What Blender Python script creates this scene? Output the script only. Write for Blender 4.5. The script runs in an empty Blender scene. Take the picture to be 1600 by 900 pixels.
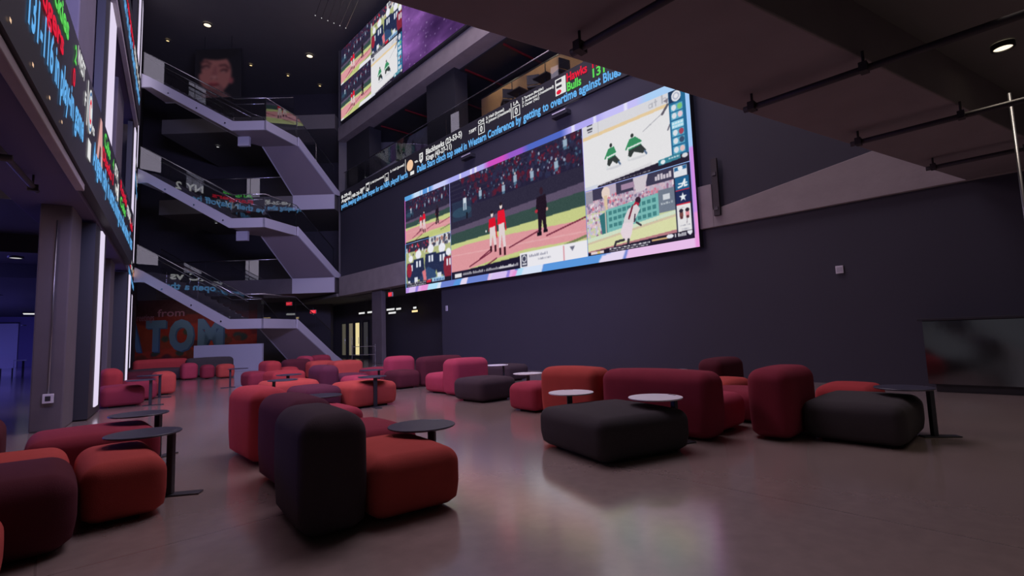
import bpy, math, random
import numpy as np
from mathutils import Matrix, Vector

scene = bpy.context.scene
COL = scene.collection
PI = math.pi

# ------------------------------------------------------------------ camera
EYE = 1.15
YAW, PITCH, ROLL = math.radians(43.19), math.radians(5.35), math.radians(1.96)
cam_data = bpy.data.cameras.new('camera')
cam_data.sensor_width = 36.0
cam_data.lens = 774.0 / 1600.0 * 36.0
cam_data.clip_start, cam_data.clip_end = 0.05, 300.0
cam = bpy.data.objects.new('camera', cam_data)
COL.objects.link(cam)
cam.matrix_world = (Matrix.Translation((0, 0, EYE)) @ Matrix.Rotation(-YAW, 4, 'Z')
                    @ Matrix.Rotation(PI / 2 + PITCH, 4, 'X') @ Matrix.Rotation(-ROLL, 4, 'Z'))
scene.camera = cam

scene.view_settings.view_transform = 'Standard'
scene.view_settings.look = 'None'
scene.view_settings.exposure = 0.0
scene.view_settings.gamma = 1.0
scene.view_settings.use_curve_mapping = False

# ------------------------------------------------------------------ world
world = bpy.data.worlds.new('world')
scene.world = world
world.use_nodes = True
bg = world.node_tree.nodes['Background']
bg.inputs['Color'].default_value = (0.95, 0.93, 1.0, 1)
bg.inputs['Strength'].default_value = 0.075

# ------------------------------------------------------------------ lights
def W_(u, v, z): return (u * math.cos(YAW) + v * math.sin(YAW), -u * math.sin(YAW) + v * math.cos(YAW), z)
def area(name, loc, target, sx, sy, power, color, spread=180):
    l = bpy.data.lights.new(name, 'AREA')
    l.shape = 'RECTANGLE'; l.size = sx; l.size_y = sy
    l.energy = power; l.color = color; l.spread = math.radians(spread)
    o = bpy.data.objects.new(name, l); COL.objects.link(o)
    o.location = loc
    o.rotation_euler = (Vector(target) - Vector(loc)).to_track_quat('-Z', 'Y').to_euler()
    return o
area('atrium_overhead_fill', (7.0, 8.5, 16.3), (6.6, 9.5, 0), 7, 9, 1000, (0.96, 0.78, 0.98))  # added overhead fill for floor and seat tops, not a real fixture
area('screen_wall_fill', (9.5, 9.0, 9.3), (2.0, 8.0, 0), 1.0, 12, 150, (0.92, 0.76, 1.0), 150)  # added fill that boosts the glow of the screen wall
area('stair_front_fill', (1.8, 3.4, 6.4), (9.0, 24.0, 6.2), 5, 1.0, 560, (0.46, 0.44, 1.0), 120)  # added lavender fill for the stair fascia, no board hangs there
area('left_side_fill', (0.6, 8.0, 5.6), (6.0, 9.0, 0.5), 1.4, 6, 220, (1.0, 0.66, 0.86), 150)  # added pink fill from the left, no such board on the facade
area('mural_fill', W_(-20.5, 28.6, 3.4), W_(-20.5, 31.0, 1.5), 6.0, .5, 17, (1.0, 0.80, 0.74), 150)  # added wash to brighten the mural, no lamp known there
area('hall_light_a', (-5.5, 20, 3.2), (-4.5, 20, 0), 5, 14, 1800, (0.20, 0.18, 1.0))
area('hall_light_b', (-6.0, 38, 3.2), (-4.0, 38, 0), 6, 20, 4000, (0.18, 0.17, 1.0))
area('lounge_light', (5.6, -1.6, 3.4), (5.6, -1.59, 0), 9, 3.2, 24, (1.0, 0.82, 0.76), 95)

# ------------------------------------------------------------------ helpers
CY, SY = math.cos(YAW), math.sin(YAW)
def W(u, v, z=0.0):
    """a point given along the view's right (u) and depth (v) as a world point"""
    return (u * CY + v * SY, -u * SY + v * CY, z)

def lin(c):
    c = np.asarray(c, float) / 255.0
    return np.where(c <= 0.04045, c / 12.92, ((c + 0.055) / 1.055) ** 2.4)

def mat(name, rgb, rough=0.6, metal=0.0, spec=0.5, noise=0.0, nscale=6.0, bump=0.0, bscale=40.0, emit=None, estr=1.0, sheen=0.0):
    m = bpy.data.materials.new(name); m.use_nodes = True
    nt = m.node_tree; b = nt.nodes['Principled BSDF']
    c = tuple(lin(rgb)) + (1,)
    b.inputs['Base Color'].default_value = c
    b.inputs['Roughness'].default_value = rough
    b.inputs['Metallic'].default_value = metal
    b.inputs['Specular IOR Level'].default_value = spec
    if sheen:
        b.inputs['Sheen Weight'].default_value = sheen
        b.inputs['Sheen Tint'].default_value = c
    if noise:
        tc = nt.nodes.new('ShaderNodeTexCoord'); n = nt.nodes.new('ShaderNodeTexNoise')
        n.inputs['Scale'].default_value = nscale; n.inputs['Detail'].default_value = 6
        r = nt.nodes.new('ShaderNodeMapRange'); r.inputs[3].default_value = 1 - noise; r.inputs[4].default_value = 1 + noise
        mx = nt.nodes.new('ShaderNodeMix'); mx.data_type = 'RGBA'; mx.blend_type = 'MULTIPLY'; mx.inputs[0].default_value = 1.0
        mx.inputs[6].default_value = c
        nt.links.new(tc.outputs['Object'], n.inputs['Vector']); nt.links.new(n.outputs['Fac'], r.inputs[0])
        nt.links.new(r.outputs[0], mx.inputs[7]); nt.links.new(mx.outputs[2], b.inputs['Base Color'])
    if bump:
        tc = nt.nodes.new('ShaderNodeTexCoord'); n = nt.nodes.new('ShaderNodeTexNoise')
        n.inputs['Scale'].default_value = bscale; n.inputs['Detail'].default_value = 4
        bp = nt.nodes.new('ShaderNodeBump'); bp.inputs['Strength'].default_value = bump; bp.inputs['Distance'].default_value = 0.02
        nt.links.new(tc.outputs['Object'], n.inputs['Vector']); nt.links.new(n.outputs['Fac'], bp.inputs['Height'])
        nt.links.new(bp.outputs['Normal'], b.inputs['Normal'])
    if emit is not None:
        b.inputs['Emission Color'].default_value = tuple(lin(emit)) + (1,)
        b.inputs['Emission Strength'].default_value = estr
    return m

def led(name, rgb, s=1.0):
    m = bpy.data.materials.new(name); m.use_nodes = True; nt = m.node_tree
    nt.nodes.remove(nt.nodes['Principled BSDF'])
    e = nt.nodes.new('ShaderNodeEmission'); e.inputs[0].default_value = tuple(lin(rgb)) + (1,); e.inputs[1].default_value = s
    nt.links.new(e.outputs[0], nt.nodes['Material Output'].inputs[0])
    return m

def picture_mat(name, s=1.0):
    m = bpy.data.materials.new(name); m.use_nodes = True; nt = m.node_tree
    nt.nodes.remove(nt.nodes['Principled BSDF'])
    e = nt.nodes.new('ShaderNodeEmission'); a = nt.nodes.new('ShaderNodeAttribute'); a.attribute_name = 'pixel'
    e.inputs[1].default_value = s
    nt.links.new(a.outputs['Color'], e.inputs[0]); nt.links.new(e.outputs[0], nt.nodes['Material Output'].inputs[0])
    return m

def painted_mat(name, rough=0.7):
    m = bpy.data.materials.new(name); m.use_nodes = True; nt = m.node_tree
    b = nt.nodes['Principled BSDF']; a = nt.nodes.new('ShaderNodeAttribute'); a.attribute_name = 'pixel'
    b.inputs['Roughness'].default_value = rough
    nt.links.new(a.outputs['Color'], b.inputs['Base Color'])
    return m

class MB:
    def __init__(s): s.v = []; s.f = []
    def add(s, vs, fs):
        o = len(s.v); s.v += [tuple(p) for p in vs]; s.f += [tuple(i + o for i in f) for f in fs]; return s
    def box(s, x0, x1, y0, y1, z0, z1, T=None):
        vs = [(x, y, z) for z in (z0, z1) for y in (y0, y1) for x in (x0, x1)]
        if T: vs = [T(*p) for p in vs]
        return s.add(vs, [(0, 2, 3, 1), (4, 5, 7, 6), (0, 1, 5, 4), (2, 6, 7, 3), (0, 4, 6, 2), (1, 3, 7, 5)])
    def prism(s, a, b):
        n = len(a)
        return s.add(list(a) + list(b), [tuple(range(n))[::-1], tuple(range(n, 2 * n))] + [(i, (i + 1) % n, n + (i + 1) % n, n + i) for i in range(n)])
    def tube(s, pts, r, n=10):
        pts = [Vector(p) for p in pts]
        rings = []
        for i, p in enumerate(pts):
            d = (pts[min(i + 1, len(pts) - 1)] - pts[max(i - 1, 0)]).normalized()
            a = d.orthogonal().normalized() if abs(d.z) > 0.95 else d.cross(Vector((0, 0, 1))).normalized()
            b = d.cross(a).normalized()
            rings.append([p + (a * math.cos(2 * PI * k / n) + b * math.sin(2 * PI * k / n)) * r for k in range(n)])
        vs = [q for R_ in rings for q in R_]; fs = []
        for i in range(len(pts) - 1):
            for k in range(n):
                fs.append((i * n + k, i * n + (k + 1) % n, (i + 1) * n + (k + 1) % n, (i + 1) * n + k))
        fs.append(tuple(range(n))[::-1]); fs.append(tuple(range((len(pts) - 1) * n, len(pts) * n)))
        return s.add(vs, fs)
    def lathe(s, prof, c=(0, 0, 0), n=32, caps=True):
        vs = [(c[0] + r * math.cos(2 * PI * k / n), c[1] + r * math.sin(2 * PI * k / n), c[2] + z) for r, z in prof for k in range(n)]
        fs = []
        for i in range(len(prof) - 1):
            for k in range(n):
                fs.append((i * n + k, i * n + (k + 1) % n, (i + 1) * n + (k + 1) % n, (i + 1) * n + k))
        if caps: fs.append(tuple(range(n))[::-1]); fs.append(tuple(range((len(prof) - 1) * n, len(prof) * n)))
        return s.add(vs, fs)
    def mesh(s, name, m, smooth=False):
        me = bpy.data.meshes.new(name); me.from_pydata(s.v, [], s.f); me.update()
        if m: me.materials.append(m)
        if smooth: me.polygons.foreach_set('use_smooth', [True] * len(me.polygons))
        return me
    def build(s, name, m, parent=None, smooth=False, bevel=0.0):
        o = bpy.data.objects.new(name, s.mesh(name, m, smooth)); COL.objects.link(o)
        if parent: o.parent = parent
        if bevel:
            b = o.modifiers.new('bevel', 'BEVEL'); b.width = bevel; b.segments = 2; b.limit_method = 'ANGLE'
        return o

def empty(name, loc=(0, 0, 0), rz=0.0):
    o = bpy.data.objects.new(name, None); COL.objects.link(o); o.location = loc; o.rotation_euler = (0, 0, rz)
    o.empty_display_size = 0.2
    return o
def tag(o, label, cat, group=None):
    o['label'] = label; o['category'] = cat
    if group: o['group'] = group
    return o
def struct(o):
    o['kind'] = 'structure'; return o
def copy_tree(o, parent=None):
    c = o.copy(); COL.objects.link(c)
    if parent: c.parent = parent
    for ch in list(o.children): copy_tree(ch, c)
    return c

def frame(origin, right, up):
    """maps picture coordinates (a to the right, b up, c out of the surface) into the world"""
    o, r, u = Vector(origin), Vector(right).normalized(), Vector(up).normalized()
    n = r.cross(u)
    return lambda a, b, c=0.0: tuple(o + r * a + u * b + n * c)

# picture raster -> mesh grid with one coloured quad per pixel
def pixel_panel(name, img, T, w, h, m, parent=None, c=0.0):
    H_, W_ = img.shape[:2]
    xs = np.linspace(0, w, W_ + 1); ys = np.linspace(h, 0, H_ + 1)
    o0 = np.array(T(0, 0, c)); ax = np.array(T(1, 0, c)) - o0; ay = np.array(T(0, 1, c)) - o0
    P = o0 + xs[None, :, None] * ax + ys[:, None, None] * ay
    me = bpy.data.meshes.new(name)
    me.vertices.add((W_ + 1) * (H_ + 1)); me.vertices.foreach_set('co', P.reshape(-1).astype(np.float32))
    i, j = np.meshgrid(np.arange(H_), np.arange(W_), indexing='ij')
    a = i * (W_ + 1) + j
    q = np.stack([a + W_ + 1, a + W_ + 2, a + 1, a], -1).reshape(-1, 4)
    me.loops.add(q.size); me.loops.foreach_set('vertex_index', q.reshape(-1).astype(np.int32))
    me.polygons.add(len(q)); me.polygons.foreach_set('loop_start', np.arange(0, q.size, 4, dtype=np.int32))
    me.update(calc_edges=True)
    at = me.attributes.new('pixel', 'FLOAT_COLOR', 'FACE')
    rgba = np.ones((len(q), 4), np.float32); rgba[:, :3] = lin(np.clip(img, 0, 255)).reshape(-1, 3)
    at.data.foreach_set('color', rgba.reshape(-1))
    me.materials.append(m)
    ob = bpy.data.objects.new(name, me); COL.objects.link(ob)
    if parent: ob.parent = parent
    return ob

class Pic:
    def __init__(s, w, h, rgb=(0, 0, 0), seed=1):
        s.w, s.h = w, h; s.a = np.zeros((h, w, 3)); s.a[:] = rgb
        s.Y, s.X = np.mgrid[0:h, 0:w].astype(float); s.X = (s.X + .5) / w; s.Y = (s.Y + .5) / h
        s.r = np.random.RandomState(seed)
    def put(s, m, rgb, al=1.0): s.a[m] = s.a[m] * (1 - al) + np.array(rgb, float) * al
    def rect(s, x0, y0, x1, y1, rgb, al=1.0): s.put((s.X >= x0) & (s.X < x1) & (s.Y >= y0) & (s.Y < y1), rgb, al)
    def ell(s, cx, cy, rx, ry, rgb, al=1.0): s.put(((s.X - cx) / rx) ** 2 + ((s.Y - cy) / ry) ** 2 < 1, rgb, al)
    def ring(s, cx, cy, rx, ry, t, rgb):
        d = ((s.X - cx) / rx) ** 2 + ((s.Y - cy) / ry) ** 2; s.put((d < 1) & (d > t), rgb)
    def poly(s, pts, rgb, al=1.0):
        x, y = s.X, s.Y; ins = np.zeros(x.shape, bool); n = len(pts)
        for i in range(n):
            (x1, y1), (x2, y2) = pts[i], pts[(i + 1) % n]
            if y1 == y2: continue
            c = ((y1 > y) != (y2 > y)) & (x < (x2 - x1) * (y - y1) / (y2 - y1) + x1); ins ^= c
        s.put(ins, rgb, al)
    def line(s, pts, t, rgb, al=1.0):
        asp = s.w / s.h
        for (x1, y1), (x2, y2) in zip(pts[:-1], pts[1:]):
            ax, ay, bx, by = x1 * asp, y1, x2 * asp, y2
            dx, dy = bx - ax, by - ay; L = dx * dx + dy * dy + 1e-12
            k = np.clip(((s.X * asp - ax) * dx + (s.Y - ay) * dy) / L, 0, 1)
            d = np.hypot(s.X * asp - ax - k * dx, s.Y - ay - k * dy); s.put(d < t, rgb, al)
    def specks(s, x0, y0, x1, y1, n, cols, rmin=.004, rmax=.012, tall=1.5):
        for _ in range(n):
            cx, cy = s.r.uniform(x0, x1), s.r.uniform(y0, y1); rr = s.r.uniform(rmin, rmax)
            c = cols[s.r.randint(len(cols))]; s.ell(cx, cy, rr * s.h / s.w, rr * tall, c)
    def grain(s, x0, y0, x1, y1, amp):
        m = (s.X >= x0) & (s.X < x1) & (s.Y >= y0) & (s.Y < y1); s.a[m] += s.r.normal(0, amp, (m.sum(), 1))
    def textish(s, x0, y0, x1, y1, rgb, gap=.25):
        cw = (y1 - y0) * .55 * s.h / s.w; x = x0
        while x < x1:
            if s.r.rand() > gap * .6: s.rect(x, y0 + (y1 - y0) * s.r.choice([0, .25]), x + cw * .75, y1, rgb, .85)
            x += cw
    def get(s):
        a = np.pad(s.a, ((1, 1), (1, 1), (0, 0)), mode='edge'); h, w = s.h, s.w
        k = ((.07, .12, .07), (.12, .24, .12), (.07, .12, .07))
        return np.clip(sum(k[i][j] * a[i:i + h, j:j + w] for i in range(3) for j in range(3)), 0, 255)

TEXT_CACHE = {}
def text_mesh(body, fat=0.012):
    if (body, fat) not in TEXT_CACHE:
        cu = bpy.data.curves.new('letters', 'FONT'); cu.body = body; cu.size = 1.0; cu.resolution_u = 3
        cu.extrude = 0.0; cu.offset = fat
        o = bpy.data.objects.new('letters', cu); COL.objects.link(o)
        dg = bpy.context.evaluated_depsgraph_get(); dg.update()
        me = o.evaluated_get(dg).to_mesh()
        V = np.array([v.co[:] for v in me.vertices]); Fc = [tuple(p.vertices) for p in me.polygons]
        o.evaluated_get(dg).to_mesh_clear()
        bpy.data.objects.remove(o); bpy.data.curves.remove(cu)
        TEXT_CACHE[(body, fat)] = (V, Fc)
    return TEXT_CACHE[(body, fat)]
def add_words(root, name, m, body, T, a, b, h, width=None, c=0.008):
    """a line of lettering, one mesh to a word"""
    ws = body.split(' '); s = h / 0.70
    wd = [text_mesh(w)[0][:, 0].max() - text_mesh(w)[0][:, 0].min() for w in ws]
    tot = sum(wd) + .30 * (len(ws) - 1); sx = (width / tot) if width else s; x = a
    for w, q in zip(ws, wd):
        mb = MB(); add_text(mb, w, T, x, b, h, q * sx, c, .03); under(mb.build(name, m), root); x += (q + .30) * sx
def under(o, parent):
    o.parent = parent
    if parent.type == 'EMPTY': o.matrix_parent_inverse = Matrix.Translation(-parent.location)
    return o
def add_text(mb, body, T, a, b, h, width=None, c=0.01, fat=0.012):
    """letters of cap height h with their left end at a and baseline at b; width squeezes or stretches the line"""
    V, Fc = text_mesh(body, fat)
    s = h / 0.70; x = V[:, 0] - V[:, 0].min(); wx = x.max()
    sx = (width / wx) if width else s
    mb.add([T(a + xx * sx, b + yy * s, c) for xx, yy in zip(x, V[:, 1])], Fc)
# ------------------------------------------------------------------ materials
M = {}
def floor_material():
    m = bpy.data.materials.new('polished_concrete'); m.use_nodes = True; nt = m.node_tree; b = nt.nodes['Principled BSDF']
    tc = nt.nodes.new('ShaderNodeTexCoord')
    n1 = nt.nodes.new('ShaderNodeTexNoise'); n1.inputs['Scale'].default_value = 0.55; n1.inputs['Detail'].default_value = 8
    n2 = nt.nodes.new('ShaderNodeTexNoise'); n2.inputs['Scale'].default_value = 9; n2.inputs['Detail'].default_value = 6
    mx = nt.nodes.new('ShaderNodeMix'); mx.data_type = 'FLOAT'; mx.inputs[0].default_value = 0.4
    cr = nt.nodes.new('ShaderNodeValToRGB')
    cr.color_ramp.elements[0].position = 0.3; cr.color_ramp.elements[0].color = tuple(lin((146, 130, 122))) + (1,)
    cr.color_ramp.elements[1].position = 0.7; cr.color_ramp.elements[1].color = tuple(lin((170, 152, 143))) + (1,)
    # saw-cut control joints every 3.6 m
    br = nt.nodes.new('ShaderNodeTexBrick'); br.offset = 0.0; br.inputs['Scale'].default_value = 1.0
    br.inputs['Brick Width'].default_value = 3.6; br.inputs['Row Height'].default_value = 3.6; br.inputs['Mortar Size'].default_value = 0.006
    br.inputs['Color1'].default_value = br.inputs['Color2'].default_value = (1, 1, 1, 1); br.inputs['Mortar'].default_value = (0.75, 0.75, 0.75, 1)
    mul = nt.nodes.new('ShaderNodeMix'); mul.data_type = 'RGBA'; mul.blend_type = 'MULTIPLY'; mul.inputs[0].default_value = 1
    rr = nt.nodes.new('ShaderNodeMapRange'); rr.inputs[3].default_value = 0.13; rr.inputs[4].default_value = 0.26
    L = nt.links.new
    for n in (n1, n2, br): L(tc.outputs['Object'], n.inputs['Vector'])
    L(n1.outputs['Fac'], mx.inputs[2]); L(n2.outputs['Fac'], mx.inputs[3]); L(mx.outputs[0], cr.inputs['Fac'])
    L(cr.outputs['Color'], mul.inputs[6]); L(br.outputs['Color'], mul.inputs[7]); L(mul.outputs[2], b.inputs['Base Color'])
    L(n1.outputs['Fac'], rr.inputs[0]); L(rr.outputs[0], b.inputs['Roughness'])
    b.inputs['Specular IOR Level'].default_value = 0.5
    b.inputs['Coat Weight'].default_value = 1.0; b.inputs['Coat Roughness'].default_value = 0.15; b.inputs['Coat IOR'].default_value = 1.8
    return m
M['floor'] = floor_material()
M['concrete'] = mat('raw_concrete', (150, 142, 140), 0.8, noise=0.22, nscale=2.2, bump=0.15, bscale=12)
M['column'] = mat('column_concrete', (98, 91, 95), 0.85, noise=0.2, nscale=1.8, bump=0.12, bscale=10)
M['dark_concrete'] = mat('dark_concrete_paint', (132, 122, 124), 0.85, noise=0.15, nscale=2)  # darker concrete colour for the gallery beam
M['soffit_dark'] = mat('dark_violet_soffit_paint', (84, 76, 98), 0.8)
M['navy'] = mat('navy_wall_paint', (56, 55, 66), 0.7, noise=0.06, nscale=1.5)
M['black_paint'] = mat('black_ceiling_paint', (112, 110, 108), 0.8, noise=0.08, nscale=2)
M['charcoal'] = mat('charcoal_wall_paint', (78, 74, 80), 0.75, noise=0.06)
M['black_metal'] = mat('black_powder_coated_metal', (44, 44, 50), 0.45, spec=0.5)
M['led_black'] = mat('unlit_led_black', (46, 46, 50), 0.55)
M['steel'] = mat('brushed_steel', (150, 150, 158), 0.13, metal=1.0, bump=0.1, bscale=1.4)
M['conduit'] = mat('galvanised_conduit', (150, 150, 155), 0.4, metal=1.0)
M['pipe'] = mat('dark_painted_pipe', (48, 42, 44), 0.6)
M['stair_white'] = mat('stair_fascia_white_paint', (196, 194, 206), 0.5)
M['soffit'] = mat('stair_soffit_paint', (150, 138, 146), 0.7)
M['white_plastic'] = mat('white_plastic', (210, 208, 214), 0.4)
M['white_wall'] = mat('low_wall_white_paint', (170, 172, 190), 0.5)
M['red_steel'] = mat('red_painted_joist', (120, 26, 32), 0.6)
M['tan'] = mat('tan_wall_panel', (178, 140, 100), 0.7, noise=0.05)
M['exit_red'] = led('exit_sign_red', (235, 20, 40), 1.0)
M['lamp'] = led('lamp_diffuser', (255, 236, 205), 1.5)
M['lamp_warm'] = led('warm_lamp_diffuser', (255, 222, 160), 1.2)
M['tube_white'] = led('light_bar_white', (235, 235, 235), 0.9)
M['led_strip'] = led('led_strip_lavender', (226, 214, 240), 1.0)

# ------------------------------------------------------------------ setting: floor and walls
XW = 11.15
f = MB(); f.box(-32, 26, -14, 62, -0.2, 0.0); struct(f.build('floor', M['floor']))

w = MB()
w.box(XW, XW + 0.4, -14, 15.9, 0, 3.44)
w.box(XW, XW + 0.4, -14, 5.0, 4.45, 7.95)
w.box(XW, XW + 0.4, 5.0, 25.0, 4.45, 7.95)
struct(w.build('wall_right', M['navy']))

# concrete slab bands on the right wall
b = MB(); b.box(XW - 0.1, XW + 0.6, 4.95, 25.0, 3.44, 4.45)
struct(b.build('trim_1', M['concrete'], bevel=0.01))
# sloping stringer of the band towards the camera's right
b = MB(); b.prism([(XW - 0.1, 4.95, 3.44), (XW - 0.1, 4.95, 3.84), (XW - 0.1, 1.2, 4.42), (XW - 0.1, -6, 4.42), (XW - 0.1, -6, 3.44)],
                  [(XW + 0.6, 4.95, 3.44), (XW + 0.6, 4.95, 3.84), (XW + 0.6, 1.2, 4.42), (XW + 0.6, -6, 4.42), (XW + 0.6, -6, 3.44)])
struct(b.build('trim_2', M['concrete'], bevel=0.01))
w = MB(); w.prism([(XW - 0.02, 4.95, 3.85), (XW - 0.02, 4.95, 4.5), (XW - 0.02, 1.2, 4.5), (XW - 0.02, 1.2, 4.43)], [(XW, 4.95, 3.85), (XW, 4.95, 4.5), (XW, 1.2, 4.5), (XW, 1.2, 4.43)])
struct(w.build('trim_3', M['navy']))
# level-four slab band carrying the upper screen, level-three slab
b = MB(); b.box(XW - 0.05, XW + 6, 0.0, 25.2, 11.9, 12.65)
struct(b.build('trim_4', M['concrete'], bevel=0.01))
b = MB(); b.box(XW + 0.05, XW + 7, -4, 25.2, 7.96, 8.75)
struct(b.build('trim_5', M['charcoal']))
w = MB(); w.box(XW + 0.2, XW + 0.5, 0, 25.2, 12.65, 17.2)
struct(w.build('wall_upper_right', M['black_paint']))
# back wall of the level-three terrace: tan panels at the near end, dark beyond
w = MB(); w.box(16.6, 16.9, 2, 25.2, 8.75, 11.9)
struct(w.build('wall_terrace', M['led_black']))
# recess below the band: lobby walls
w = MB()
w.box(XW + 0.4, 14.3, 15.5, 15.9, 0, 3.44)
w.box(14.0, 14.3, 15.9, 36, 0, 3.44)
struct(w.build('wall_lobby', M['charcoal']))
w = MB(); w.box(XW + 0.4, 14.3, 15.5, 25.0, 3.44, 3.6); w.box(11.0, 14.3, 25.2, 36, 3.44, 3.6)
struct(w.build('ceiling_lobby', M['black_paint']))

# far end of the atrium
w = MB(); w.box(-24.0, -11.4, 31.0, 31.4, 0, 17.4, W); w.box(-11.4, -6.5, 31.0, 31.4, 4.45, 17.4, W)
struct(w.build('wall_far', M['charcoal']))
w = MB(); w.box(-9.2, -6.0, 26.2, 27.0, 4.45, 17.4, W)
struct(w.build('wall_far_pier', M['black_paint']))
for k in range(3):
    z = 4.45 + 4.44 * k
    b = MB(); b.box(-18.6, -9.25, 25.75, 31.0, z - 0.8, z, W)
    struct(b.build('trim_%d' % (6 + k), M['column'] if k == 0 else M['black_paint'], bevel=0.01))  # upper two slabs coloured black in place of the shade on them

# ceiling of the atrium with dark joists
c = MB(); c.box(-9, 19, -2, 40, 17.2, 17.6)
struct(c.build('ceiling', M['black_paint']))
# ceiling of the level-three terrace with red joists
c = MB()
for i in range(10): c.box(XW + 0.7, XW + 5.9, 3.4 + i * 2.3, 3.46 + i * 2.3, 11.77, 11.83)
struct(c.build('terrace_joists', M['red_steel']))
c = MB(); c.box(XW + 0.6, XW + 6, 0.5, 25.1, 11.84, 11.895); struct(c.build('ceiling_terrace', M['led_black']))

# ------------------------------------------------------------------ gallery slab over the camera
EA = math.atan2(-1.47, 6.35)
def SL(a, o, z):      # a along the slab edge from x = 1.71, o back from the edge
    x, y = 1.71 + a * math.cos(EA), 2.83 + a * math.sin(EA)
    return (x + o * math.sin(EA), y - o * math.cos(EA), z)
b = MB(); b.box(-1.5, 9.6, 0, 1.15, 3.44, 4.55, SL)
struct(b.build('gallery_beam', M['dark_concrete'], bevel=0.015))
b = MB(); b.box(-1.5, 9.6, 1.15, 16, 3.95, 4.2, SL)
struct(b.build('ceiling_gallery', M['black_paint']))
b = MB()
for i in range(4): b.box(-1.5, 9.6, 4.2 + i * 3.2, 4.6 + i * 3.2, 3.5, 3.95, SL)
struct(b.build('gallery_joists', M['black_paint']))

# ------------------------------------------------------------------ left facade
RP, RD = np.array([0.741, 11.27]), np.array([0.1554, 0.9878]); RN = np.array([0.9878, -0.1554])
def FA(s, o, z):      # s along the facade (away from the camera), o out into the atrium
    p = RP + RD * s + RN * o
    return (p[0], p[1], z)
# slab edges with their soffits
for k, (z0, z1) in enumerate(((3.24, 4.72), (7.55, 9.2))):
    b = MB(); b.box(-14, 6.4, -0.95, -0.125, z0 + 0.05, z1, FA)
    struct(b.build('trim_%d' % (10 + k), M['soffit_dark'], bevel=0.01))
    b = MB(); b.box(-14, -2.75 if k == 0 else 6.4, -0.122, -0.03, z0, z0 + 0.10, FA)
    struct(b.build('trim_%d' % (12 + k), M['concrete'], bevel=0.01))
b = MB(); b.box(-14, 45, -18, -0.95, 3.7, 4.0, FA)
struct(b.build('ceiling_hall', M['led_black']))
b = MB()
for i in range(5): b.box(-12 + i * 5.2, -11.6 + i * 5.2, -14, -0.95, 3.3, 3.7, FA)
struct(b.build('hall_beams', M['led_black']))
w = MB(); w.box(-14, 7, -9, -8.8, 4.3, 17.2, FA)
struct(w.build('wall_left_upper', M['black_paint']))
# hall walls far away
w = MB(); w.box(-14, 4, 52, 52.3, 0, 4.2); w.box(-14.2, -14, 4, 52, 0, 4.2)
struct(w.build('wall_hall', mat('hall_wall_paint', (120, 110, 150), 0.7)))
pL = [FA(7.25, -.3, 0), FA(7.25, -.6, 0), W(-24.0, 31.0), W(-23.6, 31.0)]
w = MB(); w.prism([(p[0], p[1], 0) for p in pL], [(p[0], p[1], 17.2) for p in pL]); struct(w.build('wall_left_light_block', M['charcoal']))  # partition added to keep the blue hall light off the mural
for s0 in (-1.55, 3.9):
    cbm = MB(); cbm.box(s0, s0 + 0.9, -0.66, -0.30, 0, 3.3, FA)
    o = struct(cbm.build('concrete_column', M['column'], bevel=0.02))
    up = MB(); up.box(s0 - 0.6, s0 + 0.9, -0.7, -0.25, 4.72, 17.2, FA)
    struct(up.build('concrete_column', M['column'], bevel=0.02))
# concrete column standing in the lobby opening
cb = MB(); cb.box(XW + 0.10, XW + 0.32, 20.85, 21.8, 0, 3.44)
struct(cb.build('concrete_column', M['column'], bevel=0.02))
# dark columns on the terrace
for y0, y1 in ((15.2, 17.2), (22.4, 25.0)):
    cb = MB(); cb.box(XW + 0.35, XW + 1.0, y0, y1, 8.75, 11.9)
    struct(cb.build('terrace_column', M['led_black']))
# ------------------------------------------------------------------ main video wall
PIX = picture_mat('video_wall_pixels', 1.0)
SX = XW - 0.22
TW = frame((SX, 18.16, 3.02), (0, -1, 0), (0, 0, 1))          # a runs towards the camera's right
SWD, SHT = 12.90, 4.12

def crowd(p, x0, y0, x1, y1, n, cols, rmin=.006, rmax=.016):
    p.specks(x0, y0, x1, y1, n, cols, rmin, rmax, 1.3)

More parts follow.
